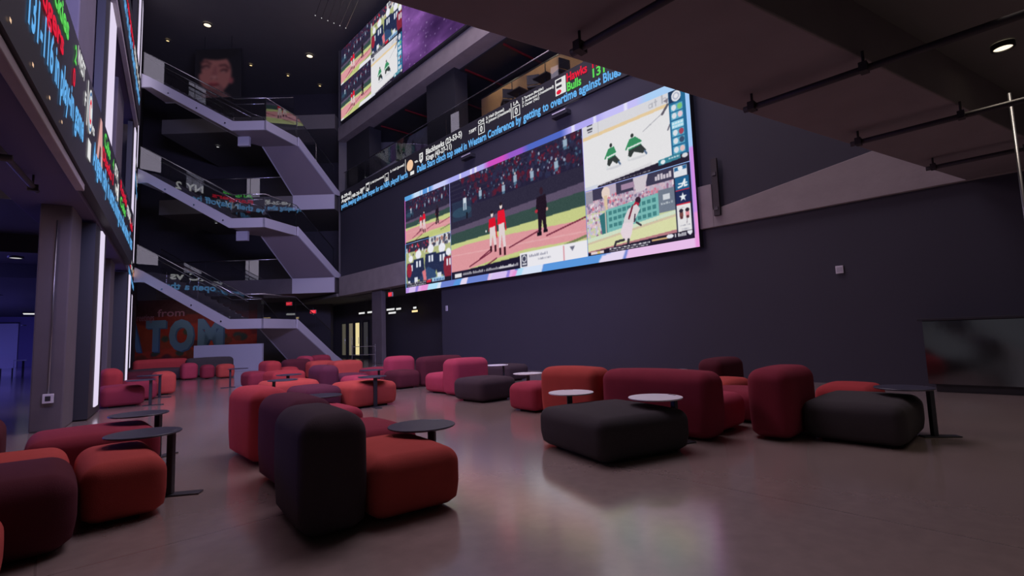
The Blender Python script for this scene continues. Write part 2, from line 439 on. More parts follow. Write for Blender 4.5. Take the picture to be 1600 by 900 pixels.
def ballpark(w, h, seed, detail=True):
    p = Pic(w, h, (48, 44, 66), seed)
    p.rect(0, 0, 1, .30, (38, 34, 58))
    for i in range(6): p.rect(0, .045 * i, 1, .045 * i + .012, (48, 44, 66))
    crowd(p, .12, .0, 1, .28, int(210), [(70, 34, 54), (88, 30, 50), (46, 42, 68), (44, 46, 74), (50, 34, 60)], .012, .03)
    crowd(p, .10, .0, 1, .28, int(260), [(120, 132, 160), (56, 74, 104), (112, 34, 56), (74, 104, 126), (32, 28, 46), (36, 34, 58), (40, 38, 62), (150, 158, 178), (46, 42, 68), (44, 40, 64)], .004, .012)
    for x, y in ((.56, .2), (.47, .25), (.68, .22), (.84, .21), (.28, .22), (.90, .06)):
        p.ell(x, y - .045, .006, .012, (205, 185, 185)); p.poly([(x - .013, y + .03), (x - .012, y - .03), (x + .012, y - .03), (x + .013, y + .03)], (150, 170, 190)); p.rect(x - .009, y + .03, x + .009, y + .055, (80, 110, 136))
    p.poly([(0, .31), (1, .29), (1, .50), (0, .52)], (46, 42, 62))
    p.rect(.02, .22, .2, .42, (44, 62, 86), .6); p.ell(.11, .34, .09, .05, (52, 84, 104), .6)
    p.rect(.125, .21, .155, .33, (205, 215, 225)); p.rect(.13, .26, .15, .33, (120, 140, 160)); p.rect(.15, .36, .165, .42, (28, 28, 40))
    p.poly([(0, .49), (1, .42), (1, .50), (0, .55)], (92, 80, 104))
    p.poly([(0, .54), (1, .49), (1, .62), (0, .655)], (54, 76, 72))
    p.poly([(0, .645), (1, .605), (1, 1), (0, 1)], (196, 202, 136))
    p.poly([(0, .70), (.15, .675), (.5, .68), (1, .715), (1, .86), (.62, .845), (.42, .87), (0, .955)], (218, 150, 156))
    p.poly([(.0, .755), (1, .80), (1, .812), (0, .765)], (228, 178, 180), .6)
    for i in range(5): p.line([(.3 + .05 * i, .9 + .015 * i), (1, .875 + .02 * i)], .006, (178, 188, 112), .7)
    sh = (112, 40, 62)
    for a, b_ in (((.36, .775), (.26, .845)), ((.36, .80), (.17, .90)), ((.40, .87), (.24, .965)), ((.72, .71), (.5, .80)), ((1, .695), (.76, .77))): p.line([a, b_], .006, sh)
    p.line([(1, .84), (.8, .9)], .010, (118, 128, 84))
    # players: heads, red shirts, grey trousers
    for x, y0, y1, sh_ in ((.372, .42, .80, (214, 20, 44)), (.445, .37, .85, (226, 24, 48))):
        hgt = y1 - y0
        p.ell(x, y0 + .03 * 1.2, .010, .026, (236, 220, 214)); p.ell(x, y0 + .015, .011, .016, (40, 30, 40))
        p.poly([(x - .026, y0 + .075), (x + .024, y0 + .07), (x + .03, y0 + .20), (x + .02, y0 + .40 * hgt), (x - .022, y0 + .42 * hgt), (x - .032, y0 + .2)], sh_)
        p.poly([(x - .022, y0 + .41 * hgt), (x + .022, y0 + .40 * hgt), (x + .03, y0 + .85 * hgt), (x + .012, y0 + .88 * hgt), (x, y0 + .6 * hgt), (x - .012, y0 + .86 * hgt), (x - .024, y0 + .86 * hgt)], (222, 206, 208))
        p.rect(x - .022, y0 + .86 * hgt, x - .008, y1, (60, 24, 36)); p.rect(x + .012, y0 + .86 * hgt, x + .028, y1 + .01, (60, 24, 36))
        p.line([(x + .024, y0 + .1), (x + .034, y0 + .26)], .007, sh_)
    p.ell(.32, .60, .006, .010, (240, 240, 240))
    # umpire in black
    x = .735; p.ell(x + .003, .385, .012, .03, (50, 30, 44)); p.poly([(x - .03, .43), (x + .03, .42), (x + .036, .52), (x + .026, .585), (x + .03, .72), (x + .012, .73), (x + .002, .62), (x - .008, .73), (x - .026, .74), (x - .024, .58), (x - .036, .53)], (34, 22, 36))
    p.ell(x - .034, .545, .010, .016, (180, 50, 64)); p.ell(x + .036, .55, .007, .014, (205, 150, 140)); p.rect(x - .034, .725, x - .006, .755, (22, 16, 26)); p.rect(x + .008, .715, x + .034, .74, (22, 16, 26))
    p.grain(0, 0, 1, 1, 3)
    return p

def big_game(w, h):
    p = ballpark(w, h, 5)
    p.poly([(0, .935), (.575, .895), (.575, 1), (0, 1)], (30, 26, 48)); p.rect(.575, .87, 1, 1, (232, 230, 236))
    p.rect(0, .925, .575, 1, (30, 26, 48)); p.rect(.03, .945, .095, .985, (226, 224, 226)); p.textish(.108, .948, .56, .972, (230, 228, 232), .1)
    p.rect(.585, .89, .625, .99, (60, 62, 84)); p.ring(.605, .925, .016, .03, .5, (230, 230, 235)); p.rect(.59, .965, .62, .98, (220, 220, 226))
    p.textish(.64, .90, .76, .92, (140, 140, 158), .2); p.textish(.7, .94, .78, .955, (150, 150, 165), .2); p.rect(.86, .88, .868, 1, (214, 150, 160)); p.poly([(.9, .9), (.93, .9), (.915, .935)], (110, 110, 130))
    return p

def football(w, h):
    p = Pic(w, h, (150, 160, 120), 9)
    p.rect(0, 0, 1, .25, (50, 46, 66)); p.rect(.55, 0, 1, .30, (214, 214, 214)); p.poly([(0, .2), (1, .22), (1, .8), (0, .8)], (176, 182, 128))
    crowd(p, .02, .05, .55, .28, 40, [(190, 50, 70), (210, 210, 220), (60, 50, 80)], .015, .03)
    crowd(p, .6, .0, 1, .2, 26, [(60, 60, 80), (90, 90, 110), (170, 120, 110)], .02, .04)
    for x, y, s in ((.12, .36, .9), (.30, .30, 1.15), (.58, .24, 1.15), (.82, .28, 1.2), (.95, .40, .9)):
        nv = (38, 46, 78) if x < .9 else (130, 40, 58)
        p.ell(x, y, .058 * s, .085 * s, (232, 232, 240)); p.poly([(x - .10 * s, y + .09), (x + .10 * s, y + .09), (x + .12 * s, y + .36), (x + .08 * s, y + .56), (x - .08 * s, y + .56), (x - .12 * s, y + .34)], nv)
        p.rect(x - .045 * s, y + .14, x - .012 * s, y + .28, (226, 230, 240)); p.rect(x + .012 * s, y + .14, x + .045 * s, y + .28, (226, 230, 240))
        p.rect(x - .085 * s, y + .50, x - .02, .98, (222, 224, 234)); p.rect(x + .02, y + .5, x + .085 * s, .98, (46, 60, 96))
    p.ell(.08, .62, .06, .16, (150, 40, 60)); p.poly([(.36, .72), (.52, .62), (.66, .72), (.7, .86), (.42, .92)], (52, 74, 112)); p.poly([(.38, .7), (.46, .66), (.48, .9), (.42, .92)], (214, 120, 130))
    p.rect(0, .90, 1, 1, (30, 28, 44)); p.textish(.03, .91, .46, .94, (225, 225, 230)); p.textish(.03, .95, .46, .985, (225, 225, 230)); p.rect(.48, .9, .58, .97, (206, 40, 60)); p.rect(.6, .88, .86, .97, (170, 205, 232)); p.textish(.62, .9, .85, .95, (60, 90, 140))
    p.grain(0, 0, 1, 1, 4)
    return p

def small_ball(w, h):
    p = ballpark(w, h, 8); p.rect(0, .96, .55, 1, (30, 26, 44)); return p

def hockey(w, h):
    p = Pic(w, h, (226, 225, 227), 3)
    p.rect(0, .0, 1, .18, (214, 213, 218)); p.poly([(0, .17), (.86, .14), (.86, .185), (0, .225)], (226, 200, 158))
    p.rect(.175, 0, .18, .2, (190, 190, 196)); p.ell(.085, .05, .034, .085, (206, 206, 212)); p.rect(.055, -.01, .115, .02, (66, 64, 74)); p.rect(.055, .055, .115, .085, (66, 64, 74)); p.rect(.06, .10, .11, .12, (90, 88, 98))
    # lettering "at h" on the boards
    g = (176, 176, 184)
    p.ring(.70, .085, .018, .034, .45, g); p.rect(.713, .05, .722, .12, g); p.rect(.742, .02, .752, .12, g); p.rect(.732, .05, .764, .062, g); p.rect(.80, .0, .812, .12, g); p.ring(.826, .09, .022, .045, .5, g); p.rect(.8, .1, .85, .135, (214, 213, 218)); p.rect(.838, .085, .848, .12, g); p.rect(.80, .085, .812, .12, g)
    # two players in green
    def skater(x, y, lean):
        gr, dk, wh = (58, 140, 96), (52, 58, 58), (220, 226, 224)
        p.ell(x, y, .014, .030, dk); p.poly([(x - .03, y + .04), (x + .03, y + .03), (x + .05 + lean, y + .12), (x + .035 + lean, y + .20), (x - .04, y + .20), (x - .045, y + .12)], gr)
        p.poly([(x - .05, y + .155), (x + .05 + lean, y + .13), (x + .055 + lean, y + .155), (x - .05, y + .18)], wh)
        p.poly([(x - .04, y + .20), (x + .04 + lean, y + .17), (x + .085 + lean, y + .27), (x + .05 + lean, y + .30), (x + .01, y + .24), (x - .02, y + .30), (x - .05, y + .29)], dk)
        p.line([(x - .045, y + .29), (x - .05, y + .33)], .014, (214, 220, 222)); p.line([(x + .07 + lean, y + .28), (x + .085 + lean, y + .32)], .014, (90, 110, 140))
        p.line([(x - .03, y + .07), (x - .065, y + .17)], .014, gr)
    skater(.30, .43, 0.0); skater(.515, .40, .04); p.ell(.32, .77, .08, .018, (206, 206, 212)); p.ell(.55, .74, .09, .018, (210, 210, 214))
    p.line([(.62, .40), (.69, .34), (.80, .25)], .006, (170, 170, 178)); p.line([(.80, .26), (.85, .16)], .018, (96, 92, 104)); p.poly([(.815, .09), (.86, .07), (.85, .14)], (130, 124, 136)); p.line([(.84, .50), (.86, .44)], .012, (120, 116, 128)); p.ell(.69, .34, .01, .012, (180, 180, 186))
    # blue column of scores
    p.rect(.86, -.01, 1, .90, (40, 104, 146)); p.rect(.865, .0, .96, .16, (34, 56, 88)); p.ell(.925, .085, .04, .072, (226, 226, 232)); p.ring(.925, .085, .028, .05, .4, (170, 176, 196))
    for i, y in enumerate((.19, .30, .42, .53, .64, .76)):
        p.rect(.875, y, .975, y + .095, (96, 168, 196) if i != 2 else (150, 206, 226))
        if i == 2: p.textish(.88, y + .015, .97, y + .04, (235, 240, 244), .1); p.textish(.88, y + .055, .97, y + .08, (235, 240, 244), .1)
        else: p.ell(.9, y + .045, .02, .04, (214, 220, 228)); p.ell(.95, y + .045, .02, .04, ((120, 190, 120), (226, 200, 210), 0, (160, 70, 90), (60, 80, 110), (220, 190, 190))[i])
    p.poly([(0, .97), (.14, .955), (.68, .86), (.68, .90), (0, 1.0)], (214, 212, 216)); p.poly([(.0, 1.0), (.2, .965), (.74, .90), (1, .88), (1, 1), (0, 1)], (40, 34, 52)); p.poly([(.74, .875), (.93, .85), (.93, .93), (.74, .95)], (60, 130, 150)); p.ell(.965, .905, .024, .03, (214, 214, 220)); p.textish(.83, .875, .92, .9, (225, 232, 236), .1); p.ell(.78, .91, .02, .03, (225, 232, 236))
    p.textish(.17, .962, .66, .985, (150, 148, 158), .3); p.rect(.0, .945, .14, 1, (206, 210, 222)); p.grain(0, 0, 1, 1, 2)
    return p

def runner(w, h):
    p = Pic(w, h, (196, 206, 160), 4)
    p.rect(0, 0, 1, .36, (186, 172, 190))
    crowd(p, 0, .14, .9, .36, 330, [(206, 178, 190), (190, 150, 172), (228, 214, 220), (150, 110, 140), (210, 120, 140), (130, 120, 150)], .010, .022)
    for x0, x1 in ((.08, .2), (.33, .5), (.62, .86)): p.rect(x0, .0, x1, .17, (62, 58, 82)); 
    p.rect(.38, .05, .52, .13, (160, 132, 160)); p.textish(.7, .05, .84, .13, (226, 216, 224), .1); p.rect(.0, .02, .08, .2, (150, 146, 160)); p.poly([(.5, 0), (.64, 0), (.6, .22), (.52, .22)], (206, 196, 204))
    p.ell(.22, .10, .045, .09, (226, 206, 196)); p.rect(.2, .14, .235, .4, (216, 192, 160))
    crowd(p, 0, .38, .18, .72, 110, [(206, 178, 190), (222, 190, 200), (228, 214, 220), (150, 110, 140), (190, 190, 210)], .012, .024)
    p.poly([(.2, .36), (.72, .30), (.72, .68), (.2, .74)], (120, 182, 178)); p.poly([(.14, .42), (.22, .38), (.22, .74), (.17, .78)], (52, 112, 118)); p.rect(.2, .3, .215, .8, (190, 180, 170))
    for r in range(3):
        for c_ in range(10):
            if .22 + c_ * .05 < .70: p.rect(.24 + c_ * .047, .39 + r * .095 - c_ * .004, .275 + c_ * .047, .445 + r * .095 - c_ * .004, (68, 128, 130))
    p.rect(.72, .27, .86, .58, (112, 122, 138)); p.rect(.76, .34, .82, .42, (206, 210, 216)); p.textish(.74, .45, .84, .475, (200, 206, 212), .1)
    p.poly([(0, .80), (.4, .72), (.86, .64), (.86, .7), (.4, .79), (0, .86)], (206, 190, 164)); p.poly([(0, .74), (.86, .585), (.86, .635), (0, .80)], (206, 220, 196))
    p.poly([(0, .83), (.86, .67), (.86, .9), (0, .96)], (214, 216, 168)); p.poly([(0, .935), (.86, .845), (.86, 1), (0, 1)], (178, 120, 128))
    # running player
    x, y = .50, .36
    p.ell(x + .035, y - .03, .026, .05, (56, 34, 52)); p.poly([(x + .01, y - .02), (x + .05, y + .02), (x - .01, y + .14), (x - .05, y + .10)], (176, 34, 58)); p.poly([(x - .06, y + .06), (x + .02, y + .02), (x + .05, y + .10), (x - .02, y + .28), (x - .12, y + .26), (x - .10, y + .16)], (214, 206, 210))
    p.line([(x - .02, y + .04), (x - .06, y + .2)], .014, (110, 30, 52)); p.line([(x + .0, y + .16), (x - .01, y + .26)], .010, (60, 40, 60))
    p.poly([(x - .12, y + .25), (x - .02, y + .27), (x - .04, y + .42), (x - .07, y + .52), (x - .12, y + .5), (x - .15, y + .38)], (226, 210, 218))
    p.line([(x - .12, y + .49), (x - .2, y + .5), (x - .215, y + .56)], .018, (56, 54, 62)); p.line([(x - .075, y + .50), (x - .09, y + .64)], .02, (56, 54, 62)); p.line([(x + .01, y + .28), (x + .05, y + .33)], .014, (64, 62, 70)); p.ell(x - .09, y + .67, .05, .012, (230, 222, 226))
    # side column of emblems
    p.rect(.86, .0, 1, .96, (34, 36, 62)); p.rect(.865, .02, .975, .16, (222, 224, 230)); p.poly([(.87, .03), (.97, .02), (.97, .07), (.87, .08)], (48, 104, 152)); p.ell(.92, .05, .02, .03, (225, 230, 236))
    p.rect(.87, .165, .985, .335, (36, 96, 140)); p.rect(.87, .335, .985, .345, (206, 40, 60)); p.rect(.87, .35, .985, .52, (34, 44, 86)); p.rect(.87, .52, .985, .535, (206, 40, 60)); p.rect(.87, .535, .985, .91, (226, 224, 226))
    wh = (232, 236, 240)
    p.line([(.895, .30), (.925, .29), (.95, .21)], .012, wh); p.line([(.95, .21), (.945, .295), (.965, .29)], .012, wh); p.line([(.90, .255), (.965, .255)], .009, wh)
    st = [(.927 + math.sin(PI * k / 5) * (.033 if k % 2 == 0 else .014), .437 - math.cos(PI * k / 5) * (.062 if k % 2 == 0 else .026)) for k in range(10)]; p.poly(st, wh)
    for x_, c_ in ((.905, (120, 72, 70)), (.955, (220, 140, 150))): p.ell(x_, .665, .016, .055, c_); p.ell(x_, .615, .017, .025, (48, 40, 54)); p.ell(x_, .705, .012, .02, (90, 48, 54))
    p.line([(.95, .73), (.945, .79)], .004, (120, 110, 125)); p.textish(.885, .57, .93, .585, (160, 160, 172)); p.textish(.89, .80, .97, .82, (160, 160, 172)); p.textish(.9, .85, .96, .87, (180, 180, 190))
    # lower ticker
    p.poly([(0, .955), (.16, .935), (.72, .895), (1, .88), (1, 1), (0, 1)], (34, 28, 46)); p.rect(.03, .95, .17, .99, (224, 206, 206)); p.rect(.10, .95, .13, .99, (206, 190, 120)); p.textish(.23, .935, .62, .958, (230, 230, 234), .1); p.textish(.23, .968, .6, .988, (200, 200, 208), .1); p.rect(.64, .925, .78, .95, (206, 170, 120))
    p.ell(.80, .92, .03, .028, (226, 226, 234)); p.textish(.84, .90, .93, .945, (232, 232, 238), .05); p.poly([(.945, .89), (.985, .89), (.985, .92), (.965, .95), (.945, .92)], (226, 226, 234))
    p.grain(0, 0, 1, 1, 3)
    return p

def border(w, h):
    """abstract shimmering frame in blue, lavender and pink"""
    p = Pic(w, h, (96, 130, 200), 2)
    for x0, x1, c_ in ((0, .05, (90, 160, 222)), (.05, .10, (200, 220, 244)), (.10, .16, (86, 146, 214)), (.16, .24, (200, 204, 246)), (.24, .34, (168, 168, 238)), (.34, .42, (176, 170, 236)), (.42, .50, (206, 80, 190)), (.50, .57, (150, 90, 200)), (.57, .70, (80, 104, 196)), (.70, .80, (176, 168, 240)), (.80, .9, (196, 190, 246)), (.9, 1, (170, 206, 244))):
        m = (p.X >= x0) & (p.X <= x1) & (p.Y < .5); t = ((p.X - x0) / (x1 - x0))[..., None]
        p.a = np.where(m[..., None], p.a * 0 + np.array(c_) , p.a)
    k = np.ones(13) / 13
    for ch in range(3):
        for r in range(h): p.a[r, :, ch] = np.convolve(np.pad(p.a[r, :, ch], 6, mode='edge'), k, 'valid')
    for x in (.10, .135, .30, .35, .37, .72, .78, .86): p.rect(x, 0, x + .008, .2, (236, 234, 250), .8)
    cols = [(190, 150, 232), (214, 190, 240), (150, 130, 220), (226, 170, 226), (230, 150, 214), (176, 220, 246), (214, 226, 246), (110, 130, 206), (90, 150, 220), (226, 214, 240), (110, 132, 208), (230, 190, 232), (216, 206, 240)]
    xs = np.sort(p.r.uniform(0, 1, 24)); xs = np.r_[0, xs, 1]
    for i in range(25):
        c_ = cols[i % len(cols)]; p.poly([(xs[i], .93 + p.r.uniform(-.03, .03)), (xs[i + 1], .93 + p.r.uniform(-.03, .03)), (xs[i + 1] + .01, 1), (xs[i] - .01, 1)], c_)
    p.rect(0, .04, .006, .5, (214, 110, 200)); p.rect(0, .5, .006, .95, (120, 180, 236)); p.rect(.993, .0, 1, .42, (160, 200, 246)); p.rect(.993, .42, 1, .8, (206, 140, 226)); p.rect(.993, .8, 1, 1, (230, 150, 216))
    return p

tv = empty('video_wall', (SX, 11.7, 3.02)); tag(tv, 'giant video wall of five sports pictures on the navy wall', 'screen')
h_ = MB(); h_.box(SX + 0.003, XW - 0.002, 5.27, 18.16, 3.02, 7.14); under(h_.build('cabinet', M['led_black']), tv)
under(pixel_panel('picture_border', border(520, 160).get(), TW, SWD, SHT, PIX, None, 0.0), tv)
Q = SWD / 4.0
pz0, pz1 = 0.22, SHT - 0.20; ph = pz1 - pz0
for nm, im, a, wd, z, hh in (('baseball_picture', small_ball(150, 86), 0.05, Q - 0.03, pz0 + ph / 2, ph / 2),
                             ('football_picture', football(130, 84), 0.05, Q - 0.03, pz0, ph / 2 - 0.02),
                             ('infield_picture', big_game(400, 226), Q + 0.04, 2 * Q - 0.06, pz0, ph),
                             ('hockey_picture', hockey(300, 170), 3 * Q + 0.0, Q - 0.10, pz0 + ph / 2, ph / 2 + 0.0),
                             ('base_runner_picture', runner(300, 170), 3 * Q + 0.0, Q - 0.10, pz0, ph / 2 - 0.02)):
    T2 = frame(TW(a, z, 0.004), (0, -1, 0), (0, 0, 1))
    under(pixel_panel(nm, im.get(), T2, wd, hh, PIX), tv)

# ------------------------------------------------------------------ upper video wall
def galaxy(w, h):
    p = Pic(w, h, (72, 46, 98), 12)
    f = np.zeros((h, w)); r = p.r
    for o in range(2, 7):
        n = 2 ** o; g = r.rand(n + 2, n + 2); yy = p.Y * n; xx = p.X * n; i = yy.astype(int); j = xx.astype(int); fy, fx = yy - i, xx - j
        f += (g[i, j] * (1 - fy) * (1 - fx) + g[i + 1, j] * fy * (1 - fx) + g[i, j + 1] * (1 - fy) * fx + g[i + 1, j + 1] * fy * fx) / 2 ** (o - 1)
    f = (f - f.min()) / (f.max() - f.min())
    p.a = np.array((52, 30, 72)) + f[..., None] ** 1.6 * np.array((110, 76, 120))
    p.specks(0, 0, 1, 1, 420, [(236, 226, 250), (190, 170, 220), (150, 120, 190)], .002, .006, 1.0)
    return p
us = empty('upper_video_wall', (SX, 18, 12.75)); tag(us, 'upper video wall with four sports pictures and purple starry end', 'screen')
UH = 3.95; UY0, UYS, UY1 = 24.52, 18.25, 8.0; UX = XW - 0.18
def upic(nm, im, y0, y1, z0, z1):
    T2 = frame((UX, y0, z0), (0, -1, 0), (0, 0, 1)); under(pixel_panel(nm, im.get(), T2, y0 - y1, z1 - z0, PIX), us)
h_ = MB(); h_.box(UX + 0.003, XW + 0.19, UY1, UY0 + 0.05, 12.66, 12.75 + UH + 0.05); under(h_.build('cabinet', M['led_black']), us)
def ub(seed):
    p = ballpark(160, 90, seed); p.rect(0, .96, .1, 1, (220, 220, 228)); p.poly([(.66, .9), (1, .9), (1, 1), (.6, 1)], (226, 226, 232)); return p
ym = 21.15
upic('baseball_picture', ub(5), UY0, ym, 12.75 + UH / 2, 12.75 + UH); upic('baseball_picture', ub(6), UY0, ym, 12.75, 12.75 + UH / 2)
upic('football_picture', football(130, 84), ym, UYS, 12.75 + UH / 2, 12.75 + UH); upic('hockey_picture', hockey(200, 112), ym, UYS, 12.75, 12.75 + UH / 2)
upic('galaxy_picture', galaxy(330, 140), UYS - 0.02, UY1, 12.75, 12.75 + UH)

# ------------------------------------------------------------------ ticker ribbons
INK = {'white': led('ticker_white', (226, 226, 226)), 'blue': led('ticker_blue', (104, 178, 240)), 'red': led('ticker_red', (226, 34, 62)),
       'green': led('ticker_green', (96, 214, 92)), 'peach': led('ticker_peach', (238, 196, 160)), 'pink': led('ticker_pink', (214, 160, 158)), 'grey': led('ticker_grey', (150, 146, 152))}
def ribbon(root, T, items):
    """items: (part, colour, text, a, b, cap height, width)"""
    for part_, col, body, a, b_, h, wd in items:
        add_words(root, part_, INK[col], body, T, a, b_, h, wd)
def outline(mb, T, a0, b0, a1, b1, t=0.03):
    for q in ((a0, b0, a1, b0 + t), (a0, b1 - t, a1, b1), (a0, b0, a0 + t, b1), (a1 - t, b0, a1, b1)):
        mb.add([T(q[0], q[1], .008), T(q[2], q[1], .008), T(q[2], q[3], .008), T(q[0], q[3], .008)], [(0, 1, 2, 3)])
def disc(mb, T, a, b_, ra, rb, n=28, c=.009, t0=0, t1=2 * PI, inner=0.0):
    vs = []; 
    for k in range(n + 1):
        t = t0 + (t1 - t0) * k / n; vs += [T(a + ra * math.cos(t), b_ + rb * math.sin(t), c), T(a + ra * inner * math.cos(t), b_ + rb * inner * math.sin(t), c)]
    mb.add(vs, [(2 * k, 2 * k + 2, 2 * k + 3, 2 * k + 1) for k in range(n)])

TX = XW - 0.06
rt = empty('ticker_ribbon', (TX, 15, 7.96)); tag(rt, 'long score ticker ribbon above the giant video wall', 'ticker')
TR = frame((TX, 25.0, 7.965), (0, -1, 0), (0, 0, 1))
h_ = MB(); h_.box(TX + 0.002, XW + 0.04, 2.0, 24.95, 7.965, 8.98); under(h_.build('ribbon_housing', M['led_black']), rt)
A_ = lambda y: 25.0 - y
hl = 'points, keeping alive their hopes for an NBA playoff berth'
def line(part_, col, body, y0, y1, b_, h): return (part_, col, body, A_(y0), b_, h, y0 - y1)
items = [line('headline_text', 'blue', hl, 24.75, 18.14, .10, .25), line('headline_text', 'blue', 'Dallas Stars clinch top seed in Western Conference by getting to overtime against Blues', 17.38, 7.2, .09, .27),
         line('score_text', 'white', '8-39-6)', 24.75, 23.6, .62, .17), line('score_text', 'white', 'Angeles (48-26-8)', 24.75, 22.3, .40, .17),
         line('score_text', 'white', 'Blackhawks (23-53-5)', 16.70, 14.27, .66, .22), line('score_text', 'white', 'Kings (43-27-11)', 16.70, 14.93, .40, .20), line('score_text', 'white', 'vs.', 17.58, 17.29, .54, .12),
         line('score_text', 'white', '7:30PT', 13.84, 13.40, .60, .12), line('score_text', 'white', 'CHI', 13.30, 12.96, .78, .13), line('score_text', 'white', '0', 13.20, 13.06, .46, .21),
         line('score_text', 'white', '2: Hall (Jones)', 12.86, 11.90, .80, .10), line('score_text', 'white', '4: Johnson (Unassisted)', 12.86, 11.58, .66, .10),
         line('score_text', 'white', 'LA', 11.43, 11.18, .79, .12), line('score_text', 'white', '0', 11.38, 11.24, .46, .21),
         line('score_text', 'white', '2: Terrence (Moulder)', 11.02, 10.05, .82, .085), line('score_text', 'white', '2: Anderson (Unassisted)', 11.02, 9.62, .70, .085), line('score_text', 'white', '3: Center (Val.)', 11.02, 10.25, .58, .085),
         line('score_text', 'white', '7:00PT', 22.6, 22.1, .52, .12), line('score_text', 'white', 'MIN', 21.98, 21.62, .66, .10), line('score_text', 'white', '2: Hall (Unassisted)', 21.52, 20.2, .62, .10), line('score_text', 'white', '0', 21.88, 21.72, .34, .17), line('score_text', 'white', '0', 20.02, 19.86, .38, .17), line('score_text', 'white', '2: Hall (Jones)', 19.62, 18.40, .68, .10),
         line('team_text', 'red', 'Hawks', 9.10, 8.33, .66, .26), line('team_text', 'green', 'Bulls', 9.10, 8.56, .37, .26), line('score_figures', 'red', '112', 8.14, 7.78, .68, .22), line('score_figures', 'green', '131', 8.14, 7.72, .40, .25)]
ribbon(rt, TR, items)
def plate(name, root, T, a0, a1, z0, z1, m, c=.008):
    e = MB(); e.add([T(a0, z0, c), T(a1, z0, c), T(a1, z1, c), T(a0, z1, c)], [(0, 1, 2, 3)]); return under(e.build(name, m), root)
for y in (13.30, 11.48, 21.98, 20.12):
    e = MB(); outline(e, TR, A_(y), .38, A_(y) + .35, .74); under(e.build('score_box', INK['white']), rt)
for y in (18.32, 11.56): plate('divider_bar', rt, TR, A_(y), A_(y) + .03, .36, .92, INK['white'])
e = MB()
# shield emblem and small plates
a0 = A_(17.20); e.add([TR(a0, .84, .008), TR(a0, .54, .008), TR(a0 + .13, .40, .008), TR(a0 + .27, .54, .008), TR(a0 + .27, .84, .008)], [(0, 1, 2, 3, 4)])
plate('emblem', rt, TR, A_(17.92), A_(17.62), .10, .25, INK['white']); plate('emblem', rt, TR, A_(9.56), A_(9.14), .38, .90, INK['white'])
shield = under(e.build('emblem', INK['white']), rt)
e = MB(); a0 = A_(17.20)
e.add([TR(a0 + .05, .79, .010), TR(a0 + .05, .57, .010), TR(a0 + .09, .57, .010), TR(a0 + .09, .79, .010)], [(0, 1, 2, 3)]); e.add([TR(a0 + .13, .79, .010), TR(a0 + .13, .55, .010), TR(a0 + .22, .60, .010), TR(a0 + .16, .67, .010), TR(a0 + .22, .79, .010)], [(0, 1, 2, 3, 4)])
plate('emblem_detail', rt, TR, A_(9.52), A_(9.30), .76, .86, M['led_black'], .010); plate('emblem_detail', rt, TR, A_(9.52), A_(9.30), .60, .68, M['led_black'], .010)
under(e.build('emblem_detail', M['led_black']), shield)
e = MB(); disc(e, TR, A_(17.94), .55, .25, .24); under(e.build('team_roundel', INK['peach']), rt)
e = MB(); disc(e, TR, A_(9.42), .47, .10, .07, c=.012); under(e.build('team_roundel', INK['red']), rt)

def facade_ribbon(z0, z1, s0, s1, items, label):
    root = empty('ticker_ribbon', FA((s0 + s1) / 2, 0, z0)); tag(root, label, 'ticker')
    h_ = MB(); h_.box(s0, s1, -0.12, -0.004, z0, z1, FA); under(h_.build('ribbon_housing', M['led_black']), root)
    T = frame(FA(0, 0, 0), (RD[0], RD[1], 0), (0, 0, 1))
    ribbon(root, T, items)
    return root, T
low = [('headline_text', 'blue', '131-116 in play-in game', -6.15, 3.72, .35, 2.82), ('headline_text', 'blue', 'Angels rally in extra innings to take series at Texas', -2.45, 3.72, .35, 7.6),
       ('team_text', 'red', 'Dodgers', -6.35, 4.12, .235, 1.58), ('team_text', 'green', 'Rockies', -5.75, 4.40, .24, 1.2), ('score_figures', 'green', '2', -4.16, 4.38, .20, .12), ('score_figures', 'red', '0', -4.20, 4.10, .20, .14),
       ('team_text', 'white', 'WEST', -3.98, 4.46, .20, .56), ('score_text', 'white', 'F', -3.36, 4.20, .18, .12), ('score_text', 'white', 'vs', -2.72, 4.12, .14, .3),
       ('team_text', 'green', 'Cubs', -1.3, 4.40, .22, .85), ('team_text', 'red', 'Dbacks', -1.45, 4.12, .2, 1.3), ('score_figures', 'red', '1', .05, 4.12, .20, .1), ('score_figures', 'green', '4', .0, 4.40, .2, .14),
       ('score_text', 'white', '8TH', .35, 4.4, .22, .6), ('score_text', 'white', 'vs', .5, 4.12, .2, .5), ('team_text', 'red', 'Royals', 1.5, 4.4, .22, 1.6), ('team_text', 'green', 'Cubs', 1.6, 4.12, .2, 1.3), ('score_text', 'white', 'FINAL', 3.3, 4.3, .22, 1.2), ('team_text', 'red', 'Reds', 4.3, 4.2, .22, .8)]
rl, TL_ = facade_ribbon(3.36, 4.74, -7.35, 5.4, low, 'lower score ticker ribbon along the left facade, with red and green team names')
for nm, a0, a1, z0, z1 in (('emblem', -6.75, -6.5, 4.15, 4.42), ('divider_bar', -3.16, -3.10, 4.02, 4.62), ('emblem', -2.95, -2.68, 3.66, 3.92), ('emblem', .95, 1.15, 4.05, 4.4)): plate(nm, rl, TL_, a0, a1, z0, z1, INK['white'])
e = MB(); disc(e, TL_, -2.87, 4.30, .19, .30); rdl = under(e.build('team_roundel', INK['white']), rl)
e = MB(); disc(e, TL_, -2.87, 4.30, .17, .27, c=.011, inner=.82); under(e.build('roundel_ring', led('ticker_deep_blue', (70, 110, 160))), rdl)
e = MB(); disc(e, TL_, -2.87, 4.30, .10, .17, c=.011, inner=.62, t0=.6, t1=2 * PI - .6); under(e.build('roundel_letter', INK['red']), rdl)
